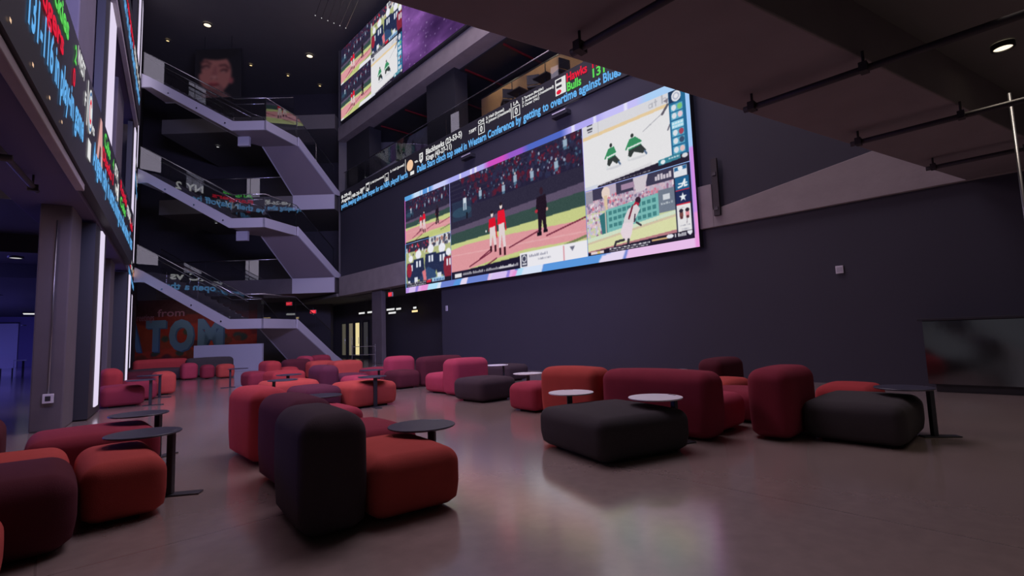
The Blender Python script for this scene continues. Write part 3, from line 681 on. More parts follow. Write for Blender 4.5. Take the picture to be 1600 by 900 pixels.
e = MB(); e.add([TL_(-2.1, 3.95, .008), TL_(-1.92, 3.95, .008), TL_(-1.82, 4.2, .008), TL_(-1.68, 4.2, .008), TL_(-1.6, 3.95, .008), TL_(-1.42, 3.95, .008), TL_(-1.66, 4.62, .008), TL_(-1.86, 4.62, .008)], [(0, 1, 2, 7), (2, 3, 6, 7), (3, 4, 5, 6)])
under(e.build('emblem', INK['pink']), rl)
hi = [('headline_text', 'blue', 'advance to face the Heat after late run in the fourth quarter', -7.2, 8.03, .35, 13.2), ('team_text', 'red', 'Rangers', 1.2, 8.42, .24, 2.2), ('team_text', 'green', 'Astros', -1, 8.42, .24, 1.7), ('score_text', 'white', 'FINAL 5-2', 3.6, 8.42, .24, 2.2), ('team_text', 'green', 'Royals', -4.2, 8.42, .24, 2), ('team_text', 'red', 'Twins', -6.5, 8.42, .24, 1.6)]
for q in (-6.62, -5.95, -5.3, -4.7): plate('indicator_light', rl, TL_, q, q + .05, 3.45, 3.48, INK['peach'])
facade_ribbon(7.7, 8.98, -7.35, 6.6, hi, 'upper score ticker ribbon high on the left facade')

def far_ribbon(z, items, label):
    pa = np.array(FA(7.25, -.3, 0)[:2]); pb = np.array(W(-23.6, 31.0)[:2]); d = (pb - pa) / np.linalg.norm(pb - pa); n = np.array([d[1], -d[0]])
    o0 = pa + n * .03
    root = empty('ticker_ribbon', (o0[0], o0[1], z)); tag(root, label, 'ticker')
    T = frame((o0[0], o0[1], z), (d[0], d[1], 0), (0, 0, 1))
    b = MB(); b.box(.5, 11.0, 0, 1.3, -.022, -.004, T); under(b.build('ribbon_housing', M['led_black']), root)
    ribbon(root, T, items)
far_ribbon(3.42, [('headline_text', 'blue', 'in the desert as they open a three game series', .8, .34, .30, 9.5), ('team_text', 'green', 'Royals', 3.2, 1.0, .24, 1.5), ('team_text', 'red', 'White Sox', 3.2, .70, .22, 2.0), ('score_text', 'white', 'KC vs', 5.4, .8, .34, 1.7), ('score_text', 'white', '7:10PT', 1.0, .8, .2, 1.2), ('score_text', 'peach', 'SF', 8.2, .8, .3, .7), ('team_text', 'red', 'Reds', 9.3, .9, .24, 1.1)], 'far end of the lower score ticker, mirrored in the staircase glass')
far_ribbon(7.72, [('headline_text', 'blue', 'keeping alive their playoff hopes in the final week', .8, .34, .30, 9.5), ('team_text', 'green', 'Angels', 3.4, 1.0, .24, 1.5), ('team_text', 'red', 'Rangers', 3.4, .70, .22, 2.0), ('score_text', 'white', 'NY 2', 5.8, .8, .34, 1.2), ('score_text', 'white', '7:05PT', 1.0, .8, .2, 1.2), ('score_text', 'white', 'FINAL', 8.2, .8, .28, 1.5)], 'far end of the upper score ticker, mirrored in the staircase glass')

pa_ = np.array(FA(7.25, -.3, 0)[:2]); pb_ = np.array(W(-23.6, 31.0)[:2]); d_ = (pb_ - pa_) / np.linalg.norm(pb_ - pa_); n_ = np.array([d_[1], -d_[0]]); q_ = pa_ + d_ * 7.6 + n_ * .01
r_ = empty('led_strip_column', (q_[0], q_[1], 0)); tag(r_, 'farthest LED strip on the left wall, seen mirrored at the left end of the staircase glass', 'LED strip')
T = frame((q_[0], q_[1], 0), (d_[0], d_[1], 0), (0, 0, 1))
for z0, z1 in ((.3, 3.36), (4.80, 7.66), (9.10, 16.5)):
    b = MB(); b.box(-.06, .86, z0 - .04, z1 + .03, 0, .03, T); under(b.build('housing', M['led_black']), r_)
    b = MB(); b.box(0, .8, z0, z1, .031, .04, T); under(b.build('led_panel', M['led_strip']), r_)

# upright LED strips in black housings on the left facade
for i, (s0, zt, lb) in enumerate(((0.0, 16.5, 'tall lavender LED strip in black housing, nearer one on left facade'), (6.52, 16.5, 'thin lavender LED strip in black housing, farther one on left facade'))):
    r_ = empty('led_strip_column', FA(s0, -0.09, 0)); tag(r_, lb, 'LED strip')
    h_ = MB(); h_.box(s0 - (.62 if i == 0 else .5), s0 + (.9 if i == 0 else .5), -0.62, -0.125, 0.02, 3.24, FA); h_.box(s0 - .6, s0 + .9, -0.24, -0.126, 4.75, 7.54, FA); h_.box(s0 - .6, s0 + .9, -0.24, -0.126, 9.21, zt, FA); under(h_.build('housing', M['led_black']), r_)
    g = MB(); g.box(s0, s0 + (.42 if i == 0 else .40), -0.124, -0.10, 0.15, 3.23, FA); g.box(s0, s0 + (.85 if i == 0 else .5), -0.124, -0.10, 4.75, 7.6, FA); g.box(s0, s0 + (.85 if i == 0 else .5), -0.124, -0.10, 9.0, zt, FA); under(g.build('led_panel', M['led_strip']), r_)
# ------------------------------------------------------------------ staircases
def glass_material():
    m = bpy.data.materials.new('clear_glass'); m.use_nodes = True; nt = m.node_tree
    nt.nodes.remove(nt.nodes['Principled BSDF'])
    t = nt.nodes.new('ShaderNodeBsdfTransparent'); t.inputs[0].default_value = (0.90, 0.92, 0.93, 1)
    g = nt.nodes.new('ShaderNodeBsdfGlossy'); g.inputs['Roughness'].default_value = 0.0
    lw = nt.nodes.new('ShaderNodeLayerWeight'); pw = nt.nodes.new('ShaderNodeMath'); pw.operation = 'POWER'; pw.inputs[1].default_value = 4.0
    mr = nt.nodes.new('ShaderNodeMapRange'); mr.inputs[3].default_value = 0.15; mr.inputs[4].default_value = 0.9
    mx = nt.nodes.new('ShaderNodeMixShader')
    nt.links.new(lw.outputs['Facing'], pw.inputs[0]); nt.links.new(pw.outputs[0], mr.inputs[0]); nt.links.new(mr.outputs[0], mx.inputs[0])
    nt.links.new(t.outputs[0], mx.inputs[1]); nt.links.new(g.outputs[0], mx.inputs[2]); nt.links.new(mx.outputs[0], nt.nodes['Material Output'].inputs[0])
    return m
M['glass'] = glass_material()
M['rail_steel'] = mat('polished_rail_steel', (200, 200, 206), 0.25, metal=1.0)
M['tread'] = mat('stair_tread_stone', (92, 88, 94), 0.7)

def staircase(z0, label):
    root = empty('staircase', W(-12.0, 22.2, z0)); tag(root, label, 'staircase', None)
    P = lambda u, v, z: W(u, v, z0 + z)
    def uvprism(poly, va, vb, m, name, bev=0.0):
        b = MB(); b.prism([P(u, va, z) for u, z in poly], [P(u, vb, z) for u, z in poly]); return under(b.build(name, m, bevel=bev), root)
    # upper flight, parallel to the view
    st = [(-10.77, 2.2), (-12.25, 2.22), (-16.1, 4.45), (-16.45, 4.62), (-16.47, 3.97), (-16.02, 3.97), (-12.35, 1.8), (-10.77, 1.78)]
    uvprism(st, 21.40, 21.50, M['stair_white'], 'stringer')
    sb = [(-12.25, 2.22), (-16.1, 4.45), (-16.45, 4.45), (-16.47, 3.99), (-16.02, 3.99), (-12.35, 1.82), (-12.25, 1.82)]
    uvprism(sb, 22.95, 23.05, M['stair_white'], 'stringer')
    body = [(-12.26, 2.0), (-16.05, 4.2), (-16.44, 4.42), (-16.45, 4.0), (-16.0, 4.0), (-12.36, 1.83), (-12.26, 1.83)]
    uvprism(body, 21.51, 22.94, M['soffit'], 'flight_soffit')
    b = MB(); n = 13
    for i in range(n):
        u1 = -12.3 - 3.75 * i / n; u0 = -12.3 - 3.75 * (i + 1) / n; zt = 2.2 + 2.22 * (i + 1) / n
        b.box(u0, u1 + .02, 21.52, 22.93, zt - 0.2, zt - 0.02, P)
    under(b.build('treads', M['tread']), root)
    # landing
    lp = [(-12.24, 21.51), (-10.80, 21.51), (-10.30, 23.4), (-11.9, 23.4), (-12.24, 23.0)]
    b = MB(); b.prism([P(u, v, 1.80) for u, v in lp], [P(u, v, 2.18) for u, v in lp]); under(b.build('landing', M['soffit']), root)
    sp = [(-10.77, 21.4), (-10.25, 23.4), (-10.33, 23.4), (-10.86, 21.4)]
    b = MB(); b.prism([P(u, v, 1.78) for u, v in sp], [P(u, v, 2.2) for u, v in sp]); under(b.build('landing_edge', M['stair_white']), root)
    b = MB()
    if z0 > 0: b.box(-12.42, -11.9, 22.1, 22.25, 1.36, 1.795, P); under(b.build('landing_bracket', M['stair_white']), root)
    # lower flight, receding and dropping to the floor behind
    def A(t, side, dz):   # t 0..1 along, side 0 left 1 right
        u = (-11.9 + (1.65) * side) * (1 - t) + (-11.45 + 2.15 * side) * t
        return (u, 23.4 + 2.35 * t, dz)
    zb = lambda t: 1.80 - 1.79 * t
    b = MB()
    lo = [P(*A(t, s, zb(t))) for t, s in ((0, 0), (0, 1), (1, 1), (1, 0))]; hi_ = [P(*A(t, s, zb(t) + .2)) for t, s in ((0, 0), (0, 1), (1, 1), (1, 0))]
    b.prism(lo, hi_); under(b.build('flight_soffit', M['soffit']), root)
    for s_, o in ((0, -.06), (1, .02)):
        b = MB(); f2 = lambda t, z, e: P(A(t, s_, 0)[0] + o + e, A(t, s_, 0)[1], z)
        pr = [(0, 1.78), (0, 2.22), (1.0, .42), (1.28, .0), (1.0, 0.0)]
        b.prism([f2(t, z, 0) for t, z in pr], [f2(t, z, .06) for t, z in pr]); under(b.build('stringer', M['stair_white']), root)
    b = MB()
    for i in range(11):
        t0, t1 = i / 11 * 1.2, (i + 1) / 11 * 1.2; zt = max(0.03, 2.18 - 2.18 * (i + 1) / 12)
        q = [A(t0, 0.03, 0), A(t0, .97, 0), A(t1, .97, 0), A(t1, 0.03, 0)]
        b.prism([P(u, v, max(.0, zt - .15)) for u, v, _ in q], [P(u, v, zt) for u, v, _ in q])
    under(b.build('treads', M['tread']), root)
    if z0 > 0:
        b = MB(); b.box(-11.45, -9.25, 25.66, 25.745, -.79, -.005, P); under(b.build('floor_edge_panel', M['stair_white']), root)
    # glass balustrades in panels, steel top rail and inner handrail
    def pane(p, q, h=1.06, th=0.014, lift=0.02):
        (u0, v0, a0), (u1, v1, a1) = p, q
        d = Vector((u1 - u0, v1 - v0, 0)).normalized(); nx, ny = -d.y * th, d.x * th
        g = 0.012; u0 += d.x * g; v0 += d.y * g; u1 -= d.x * g; v1 -= d.y * g
        b = MB(); b.prism([P(u0, v0, a0 + lift), P(u1, v1, a1 + lift), P(u1, v1, a1 + h), P(u0, v0, a0 + h)], [P(u0 + nx, v0 + ny, a0 + lift), P(u1 + nx, v1 + ny, a1 + lift), P(u1 + nx, v1 + ny, a1 + h), P(u0 + nx, v0 + ny, a0 + h)])
        under(b.build('glass_panel', M['glass']), root)
    fl = lambda u: 2.22 + (-12.25 - u) * (4.62 - 2.22) / (16.45 - 12.25)
    us_ = [-12.25, -13.65, -15.05, -16.45]
    for v in (21.43, 23.0):
        for a, b2 in zip(us_[:-1], us_[1:]): pane((a, v, fl(a)), (b2, v, fl(b2)))
    pane((-10.79, 21.43, 2.2), (-12.25, 21.43, 2.21)); pane((-10.79, 21.43, 2.2), (-10.28, 23.4, 2.2))
    for s_ in (0, 1):
        for t0, t1 in ((0, .5), (.5, 1.0)):
            p, q = A(t0, s_, 0), A(t1, s_, 0); pane((p[0], p[1], 2.2 - 1.78 * t0), (q[0], q[1], 2.2 - 1.78 * t1))
    def rail(name, pts, r): b = MB(); b.tube([P(*p) for p in pts], r, 8); under(b.build(name, M['rail_steel'], smooth=True), root)
    rail('top_rail', [(-16.45, 21.43, fl(-16.45) + 1.08), (-12.25, 21.43, 2.22 + 1.08), (-10.79, 21.43, 3.27), (-10.28, 23.4, 3.27), (A(1, 1, 0)[0], 25.75, 1.5)], .02)
    rail('top_rail', [(-16.45, 23.0, fl(-16.45) + 1.08), (-12.25, 23.0, 3.3), (-11.9, 23.4, 3.27), (A(1, 0, 0)[0], 25.75, 1.5)], .02)
    rail('handrail', [(-16.4, 21.56, fl(-16.4) + .86), (-12.25, 21.56, 3.08), (-10.95, 21.56, 3.06)], .022)
    rail('handrail', [(-16.4, 22.88, fl(-16.4) + .86), (-12.25, 22.88, 3.08)], .022)
    for u in (-12.6, -13.9, -15.2): 
        b = MB(); b.tube([P(u, 21.40, fl(u) - .28), P(u, 21.36, fl(u) - .28)], .035, 10); under(b.build('glass_clamp', M['rail_steel']), root)
    return root
staircase(0.0, 'lowest white staircase with glass sides, its landing over the low white wall')
staircase(4.44, 'middle white staircase with glass sides, dropping to the second floor edge')
staircase(8.88, 'topmost white staircase with glass sides, high under the dark ceiling')

# glass edge rails of the galleries behind the stairs
for k, (z, lb) in enumerate(((4.45, 'glass guard rail along the second floor edge behind the staircases'), (8.89, 'glass guard rail along the third floor edge behind the staircases'), (13.33, 'glass guard rail along the fourth floor edge behind the staircases'))):
    r_ = empty('glass_guard_rail', W(-14.5, 25.85, z)); tag(r_, lb, 'railing')
    for i in range(3):
        b = MB(); b.box(-18.4 + i * 2.3, -18.4 + i * 2.3 + 2.27, 25.85, 25.866, z + 0.01, z + 1.05, W); under(b.build('glass_panel', M['glass']), r_)
    b = MB(); b.tube([W(-18.4, 25.858, z + 1.07), W(-11.55, 25.858, z + 1.07)], .022, 8); under(b.build('top_rail', M['rail_steel'], smooth=True), r_)
# terrace glass rail above the ticker
r_ = empty('glass_guard_rail', (XW + .12, 12, 8.75)); tag(r_, 'long glass guard rail along the terrace above the score ticker', 'railing')
for i in range(9):
    y0 = 4.0 + i * 2.3
    b = MB(); b.box(XW + .10, XW + .116, y0, y0 + 2.28, 9.0, 10.04); under(b.build('glass_panel', M['glass']), r_)
b = MB(); b.box(XW + .06, XW + .16, 3.0, 24.8, 8.75, 9.0); under(b.build('base_channel', mat('rail_channel_metal', (120, 110, 130), .4, metal=.6)), r_)
b = MB(); b.tube([(XW + .108, 3.0, 10.06), (XW + .108, 24.8, 10.06)], .02, 8); under(b.build('top_rail', M['rail_steel'], smooth=True), r_)

# low white wall under the lowest landing
b = MB(); b.box(-13.7, -10.78, 21.3, 21.46, 0, 1.13, W); struct(b.build('wall_low', M['white_wall'], bevel=.01))

# mural on the far wall
def mural(w, h):
    p = Pic(w, h, (120, 38, 34), 21)
    p.poly([(0, .35), (.3, .55), (.5, .95), (0, 1)], (150, 60, 36)); p.poly([(.2, .5), (.9, .3), (1, .8), (.6, .95)], (156, 46, 36)); p.poly([(.0, .9), (.5, .78), (1, .62), (1, .74), (.4, .95), (0, 1)], (176, 60, 44)); p.poly([(0, .0), (1, 0), (1, .22), (0, .3)], (70, 34, 44)); p.specks(0, .5, 1, 1, 26, [(60, 74, 66), (120, 60, 44), (90, 40, 50)], .04, .10, .7)
    p.grain(0, 0, 1, 1, 6); return p
mw = empty('wall_mural', W(-20.5, 30.98, 0)); tag(mw, 'red mural with big blue block letters on the far wall', 'mural')
TM = frame(W(-24.0, 30.985, 0.35), (CY, -SY, 0), (0, 0, 1))
under(pixel_panel('painted_panel', mural(150, 70).get(), TM, 8.0, 3.7, painted_mat('mural_paint')), mw)
blue = mat('mural_letter_blue', (96, 132, 166), .7); blue2 = mat('mural_letter_shade_blue', (66, 96, 136), .7); lilac = mat('mural_script_lilac', (150, 104, 130), .7)
for tx, a, wd in (('A', -.35, 1.15), ('T', 1.05, 1.25), ('O', 2.5, 1.55), ('M', 4.3, 1.6)):
    b = MB(); add_text(b, tx, TM, a + .10, .55, 1.72, wd, .006, .055); under(b.build('letter_shadow', blue2), mw)
    b = MB(); add_text(b, tx, TM, a, .62, 1.72, wd, .012, .055); under(b.build('letter', blue), mw)
b = MB(); add_text(b, 'Greetings', TM, .2, 2.42, .42, 1.35, .012); under(b.build('script', lilac), mw)
b = MB(); add_text(b, 'from', TM, 1.75, 2.65, .46, 1.7, .012); under(b.build('script', lilac), mw)

# added hanging panel; its dim glow stands in for a reflected face
def portrait(w, h):
    p = Pic(w, h, (17, 15, 22), 7)
    sk, dk, lt = (84, 50, 54), (40, 22, 28), (104, 70, 74)
    p.poly([(.25, .86), (.55, .84), (.8, 1), (.1, 1)], (70, 46, 52)); p.ell(.44, .50, .36, .42, sk); p.ell(.46, .86, .18, .14, (66, 40, 46))
    p.ell(.48, .06, .46, .16, (16, 14, 20)); p.poly([(.05, .2), (.12, .1), (.14, .5), (.06, .5)], (16, 14, 20)); p.ell(.80, .66, .05, .07, (76, 38, 46))
    p.line([(.12, .27), (.24, .24), (.34, .30)], .018, dk); p.line([(.54, .34), (.66, .33), (.74, .40)], .018, dk)
    p.ell(.23, .36, .10, .045, dk); p.ell(.64, .45, .09, .042, dk); p.ell(.24, .38, .05, .016, lt); p.ell(.63, .47, .045, .016, lt)
    p.poly([(.42, .34), (.48, .35), (.50, .58), (.34, .57)], (74, 42, 48)); p.ell(.42, .58, .085, .04, lt, .6); p.ell(.37, .60, .02, .014, dk); p.ell(.47, .61, .02, .014, dk)
    p.ell(.41, .73, .12, .035, (62, 22, 30)); p.ell(.41, .70, .10, .02, (86, 40, 48)); p.line([(.31, .725), (.52, .735)], .006, (34, 14, 20)); p.ell(.42, .80, .13, .03, lt, .35)
    k = np.ones(7) / 7
    for ch in range(3):
        for _ in range(2):
            p.a[:, :, ch] = np.apply_along_axis(lambda r: np.convolve(np.pad(r, 3, mode='edge'), k, 'valid'), 1, p.a[:, :, ch]); p.a[:, :, ch] = np.apply_along_axis(lambda r: np.convolve(np.pad(r, 3, mode='edge'), k, 'valid'), 0, p.a[:, :, ch])
    return p
pt = empty('face_reflection_panel', W(-14.8, 24.5, 13.8)); tag(pt, 'added dim panel standing in for a reflected close up face high behind the topmost staircase', 'screen')
under(pixel_panel('portrait_picture', portrait(120, 140).get(), frame(W(-16.05, 24.5, 13.85), (CY, -SY, 0), (0, 0, 1)), 2.35, 2.6, PIX), pt)
b = MB(); b.box(-16.08, -13.67, 24.505, 24.58, 13.82, 16.48, W); under(b.build('cabinet', M['led_black']), pt)
for u in (-15.6, -14.2):
    b = MB(); b.tube([W(u, 24.54, 16.48), W(u, 24.54, 17.2)], .01, 6); under(b.build('hanger', M['black_metal']), pt)
# ------------------------------------------------------------------ soft lounge seating
def puff_geo(w, d, h, r=0.15, bulge=0.02, dome=0.035, z0=0.025):
    H2 = h - dome - z0
    r = min(r, .46 * w, .46 * d, .46 * H2); n = 6; m = 4
    def ticks(half):
        i = half - r; a = np.linspace(-i, i, n) if i > 1e-4 else np.zeros(1)
        q = r * np.tan(np.linspace(0, np.pi / 4, m + 1)[1:]); return np.concatenate([-(i + q[::-1]), a, i + q])
    hx, hy, hz = w / 2, d / 2, H2 / 2
    T = [ticks(hx), ticks(hy), ticks(hz)]; half = np.array([hx, hy, hz])
    idx = {}; V = []; F = []
    def vid(p):
        k = tuple(np.round(p, 5))
        if k not in idx: idx[k] = len(V); V.append(p)
        return idx[k]
    for ax in range(3):
        a, b = (ax + 1) % 3, (ax + 2) % 3
        for s in (-1, 1):
            for i in range(len(T[a]) - 1):
                for j in range(len(T[b]) - 1):
                    q = []
                    for (ii, jj) in ((i, j), (i + 1, j), (i + 1, j + 1), (i, j + 1)):
                        p = np.zeros(3); p[ax] = s * half[ax]; p[a] = T[a][ii]; p[b] = T[b][jj]; q.append(vid(p))
                    F.append(tuple(q if s > 0 else q[::-1]))
    P = np.array(V); c = np.clip(P, -(half - r), half - r); v = P - c
    L = np.linalg.norm(v, axis=1, keepdims=True); L[L == 0] = 1
    Q = c + v / L * r
    # lower half: straight sides down to a tight bottom edge
    rb = min(.045, r * .8); lo = P[:, 2] < 0; v2 = v[:, :2]; L2 = np.linalg.norm(v2, axis=1, keepdims=True); L2[L2 == 0] = 1
    t = np.clip((-hz + rb - P[:, 2:3]) / rb, 0, 1); rad = r - rb * (1 - np.sqrt(np.clip(1 - t ** 2, 0, 1)))
    cap = np.abs(P[:, 2:3] + hz) < 1e-6; m_ = np.max(np.abs(v2), axis=1, keepdims=True)
    rad = np.where(cap, m_ / r * (r - rb), np.where(np.max(np.abs(P[:, :2]) - [hx, hy], axis=1, keepdims=True) > -1e-6, rad, m_))
    Ql = np.concatenate([c[:, :2] + v2 / L2 * rad, P[:, 2:3]], axis=1); Q = np.where(lo[:, None], Ql, Q)
    X, Y, Z = Q[:, 0] / hx, Q[:, 1] / hy, Q[:, 2] / hz
    f = lambda t: np.clip(1 - t ** 2, 0, 1)
    Q[:, 0] += np.sign(X) * bulge * f(Y) * f(Z) * np.abs(X); Q[:, 1] += np.sign(Y) * bulge * f(X) * f(Z) * np.abs(Y)
    Q[:, 2] += np.where(Z > 0, dome * f(X) * f(Y) * Z, 0)
    low = np.clip((-Z - .3) / .7, 0, 1); Q[:, 0] *= 1 - .04 * low; Q[:, 1] *= 1 - .04 * low
    Q[:, 2] += hz + z0
    return Q, F
FAB = {k: mat('wool_' + k, c, 0.95, spec=0.2, noise=0.10, nscale=7, bump=0.12, bscale=160, sheen=0.15) for k, c in dict(
    orange=(178, 74, 66), red=(164, 58, 60), crimson=(134, 48, 62), pink=(164, 62, 80), coral=(196, 74, 84), maroon=(84, 36, 45), plum=(90, 44, 60), dark=(66, 54, 58), black=(64, 60, 61)).items()}
COLOR_WORD = dict(orange='orange red', red='bright red', crimson='crimson', pink='pink red', coral='coral red', maroon='dark maroon', plum='plum purple', dark='near black', black='black')
M['glide'] = mat('black_glide_base', (26, 24, 26), 0.7)
def puff(name, col, w, d, h, parent, loc=(0, 0, 0), r=0.105, dome=0.03):
    Q, F = puff_geo(w, d, h, r, 0.014, dome)
    me = bpy.data.meshes.new(name); me.from_pydata(Q.tolist(), [], F); me.update(); me.materials.append(FAB[col])
    me.polygons.foreach_set('use_smooth', [True] * len(me.polygons))
    o = bpy.data.objects.new(name, me); COL.objects.link(o); o.parent = parent; o.location = loc
    return o
def glide(parent, w, d, loc=(0, 0, 0)):
    b = MB(); b.box(loc[0] - w / 2 + .14, loc[0] + w / 2 - .14, loc[1] - d / 2 + .14, loc[1] + d / 2 - .14, 0.0, 0.045); b.build('base', M['glide'], parent)
def ottoman(x, y, w, d, h, col, label, rz=0.0, group=None):
    r_ = empty('ottoman', (x, y, 0), rz); tag(r_, label, 'ottoman', group)
    puff('cushion', col, w, d, h, r_); glide(r_, w, d); return r_
def chair(seat, back, label, rz=0.0, name='lounge_chair', cat='lounge chair'):
    """seat and back: (x, y, w, d, h, colour)"""
    sx, sy, sw, sd, sh, sc = seat; bx, by, bw, bd, bh, bc = back
    r_ = empty(name, (sx, sy, 0), rz); tag(r_, label, cat)
    puff('seat', sc, sw, sd, sh, r_); glide(r_, sw, sd)
    dx, dy = bx - sx, by - sy
    lx, ly = dx * math.cos(-rz) - dy * math.sin(-rz), dx * math.sin(-rz) + dy * math.cos(-rz)
    o = puff('backrest', bc, bw, bd, bh, r_, (lx, ly, 0), r=0.125, dome=0.022)
    o['label'] = COLOR_WORD[bc] + ' backrest'
    return r_
S_, B_ = 0.42, 0.72
# near centre row, facing the video wall
chair((1.86, 3.28, .64, .86, S_, 'orange'), (1.33, 3.33, .40, .86, B_, 'dark'), 'nearest lounge chair, orange red seat with near black backrest', -.12)
chair((2.06, 4.24, .72, .88, S_, 'crimson'), (1.52, 4.30, .38, .90, B_, 'plum'), 'second lounge chair of the centre row, crimson seat and plum back, behind the nearest chair', -.05)
chair((2.28, 5.79, .78, .92, S_, 'pink'), (1.62, 5.60, .38, .90, .71, 'coral'), 'third lounge chair of the centre row, pink red seat and tall coral back')
# left row
chair((.42, 4.72, .46, .98, S_, 'orange'), (-.27, 4.28, .86, .86, .46, 'maroon'), 'orange red seat with low dark maroon back at lower left, under the near left table')
chair((.36, 6.20, .92, .92, S_, 'crimson'), (-.44, 6.10, .40, .92, .60, 'maroon'), 'crimson wide seat with dark back at left, below the concrete column')
ottoman(-.27, 5.12, .84, .70, S_, 'orange', 'orange red ottoman squeezed between the two lower left seats')
ottoman(-.50, 3.50, .74, .60, .38, 'orange', 'orange red ottoman cut by the lower left picture corner')
# middle cluster
ottoman(3.33, 8.54, .64, .87, S_, 'plum', 'dark plum ottoman in front of the orange red ones, middle cluster')
ottoman(4.14, 8.36, .88, .89, .43, 'orange', 'orange red ottoman with a table at its front, middle cluster right end')
ottoman(3.50, 10.25, .92, .90, .43, 'orange', 'orange red ottoman behind the dark plum ottoman, middle cluster left end')
ottoman(4.75, 9.85, .50, .70, S_, 'pink', 'small pink red ottoman peeking behind the orange red ottoman with the table')
chair((4.95, 10.75, .72, .80, S_, 'plum'), (4.36, 10.65, .40, .80, .64, 'plum'), 'plum purple lounge chair seen from behind, in the middle cluster')
ottoman(4.32, 12.95, .78, .84, .47, 'red', 'bright red ottoman behind the small dark table, middle cluster')
ottoman(4.04, 14.35, .50, .78, S_, 'crimson', 'crimson ottoman beside the upright table leg at the aisle')
chair((5.32, 15.6, .50, .50, S_, 'red'), (4.85, 15.76, .44, .84, .62, 'red'), 'bright red lounge chair by the low white wall corner')
chair((5.95, 16.65, .80, .60, S_, 'maroon'), (5.75, 16.15, .84, .40, .62, 'maroon'), 'dark maroon lounge chair behind the bright red ottoman')
chair((6.95, 17.0, .5, .6, S_, 'pink'), (6.52, 17.5, .40, .70, .66, 'pink'), 'pink red lounge chair farthest back before the grey wall')
chair((7.15, 18.25, .66, .6, S_, 'crimson'), (7.15, 17.75, .68, .40, .66, 'crimson'), 'crimson lounge chair far back, right of the farthest pink chair')
ottoman(6.25, 15.5, .78, .50, .55, 'orange', 'orange red tall ottoman, left one of the far pair before the doors')
ottoman(6.52, 14.35, .90, .62, .56, 'orange', 'orange red tall ottoman, right one of the far pair before the doors')
# group before the dark lobby
ottoman(6.45, 12.15, .80, .80, S_, 'crimson', 'crimson ottoman half hidden left of the pink backrest by the lobby')
chair((6.12, 10.40, .62, .72, S_, 'maroon'), (6.40, 11.0, .72, .42, B_, 'pink'), 'lounge chair with tall pink back and dark maroon seat before the lobby column')
chair((7.27, 10.75, .80, .70, S_, 'maroon'), (7.04, 10.18, 1.22, .40, .70, 'maroon'), 'wide dark maroon lounge sofa seen from behind near the navy wall', name='lounge_sofa', cat='sofa')
chair((6.30, 8.70, .88, .75, S_, 'pink'), (6.20, 8.05, .90, .46, B_, 'pink'), 'pink red lounge chair seen from behind a black ottoman, below the video wall')
ottoman(5.83, 7.02, .84, .84, S_, 'dark', 'near black ottoman standing in front of the pink red backrest')
ottoman(8.62, 9.46, .76, .84, S_, 'dark', 'near black ottoman close to the navy wall, behind the pink red chair')
# right-hand group
ottoman(5.50, 5.42, .62, .60, .43, 'pink', 'pink red ottoman sticking out left of the orange red backrest')
chair((5.66, 4.30, .66, .92, S_, 'orange'), (5.10, 4.28, .42, .96, .71, 'orange'), 'orange red lounge chair seen from behind, beside the white-reflecting round table')
chair((5.64, 2.90, .66, .92, S_, 'pink'), (5.08, 3.04, .40, 1.36, .71, 'crimson'), 'wide crimson backed lounge chair with pink seat, behind the black ottoman')
ottoman(4.12, 3.02, 1.06, 1.10, S_, 'black', 'big black ottoman under the two white-reflecting tables', -.28)
ottoman(6.50, 2.76, .74, .74, .39, 'crimson', 'crimson ottoman between the pink seat and the maroon red backrest')
ottoman(7.30, 3.32, .82, .56, .42, 'orange', 'orange red ottoman behind the crimson one at right')
chair((8.12, 4.50, .98, .52, S_, 'red'), (8.36, 3.80, .94, .42, .65, 'maroon'), 'lounge chair with dark maroon back nearest the navy wall at right')
chair((6.12, 1.34, 1.08, .84, S_, 'black'), (5.80, 1.99, .90, .42, B_, 'crimson'), 'rightmost lounge chair, crimson tall back and big black seat')
ottoman(7.30, 1.72, .76, .60, S_, 'red', 'bright red ottoman showing behind the rightmost black seat')
# group below the left LED strips
ottoman(1.12, 12.78, .70, .84, S_, 'crimson', 'crimson ottoman at the foot of the tall LED strip')
chair((1.52, 13.80, .58, .84, .45, 'crimson'), (1.02, 13.72, .36, .84, B_, 'red'), 'crimson seat with bright red back beside the tall LED strip')
ottoman(2.14, 19.2, .80, .80, S_, 'maroon', 'dark maroon ottoman far back beside the thin LED strip')
ottoman(2.10, 14.75, .44, .66, .55, 'orange', 'orange red tall ottoman behind the two small left tables')
# farthest group before the mural
chair((2.78, 20.85, 1.55, .82, S_, 'dark'), (3.02, 21.72, 1.62, .44, .71, 'red'), 'long sofa with bright red back and near black seat under the blue lettered mural', name='lounge_sofa', cat='sofa')
ottoman(3.58, 20.10, .46, .50, .56, 'pink', 'pink red upright ottoman, left of the small far trio')
ottoman(4.05, 19.72, .38, .46, .48, 'crimson', 'crimson ottoman, middle of the small far trio')
ottoman(4.54, 19.50, .50, .52, .48, 'orange', 'orange red ottoman, right of the small far trio before the low white wall')
chair((4.62, 21.75, 1.4, .70, S_, 'black'), (4.42, 21.15, 1.50, .42, .70, 'black'), 'black sofa seen from behind at the far end by the low white wall', name='lounge_sofa', cat='sofa')

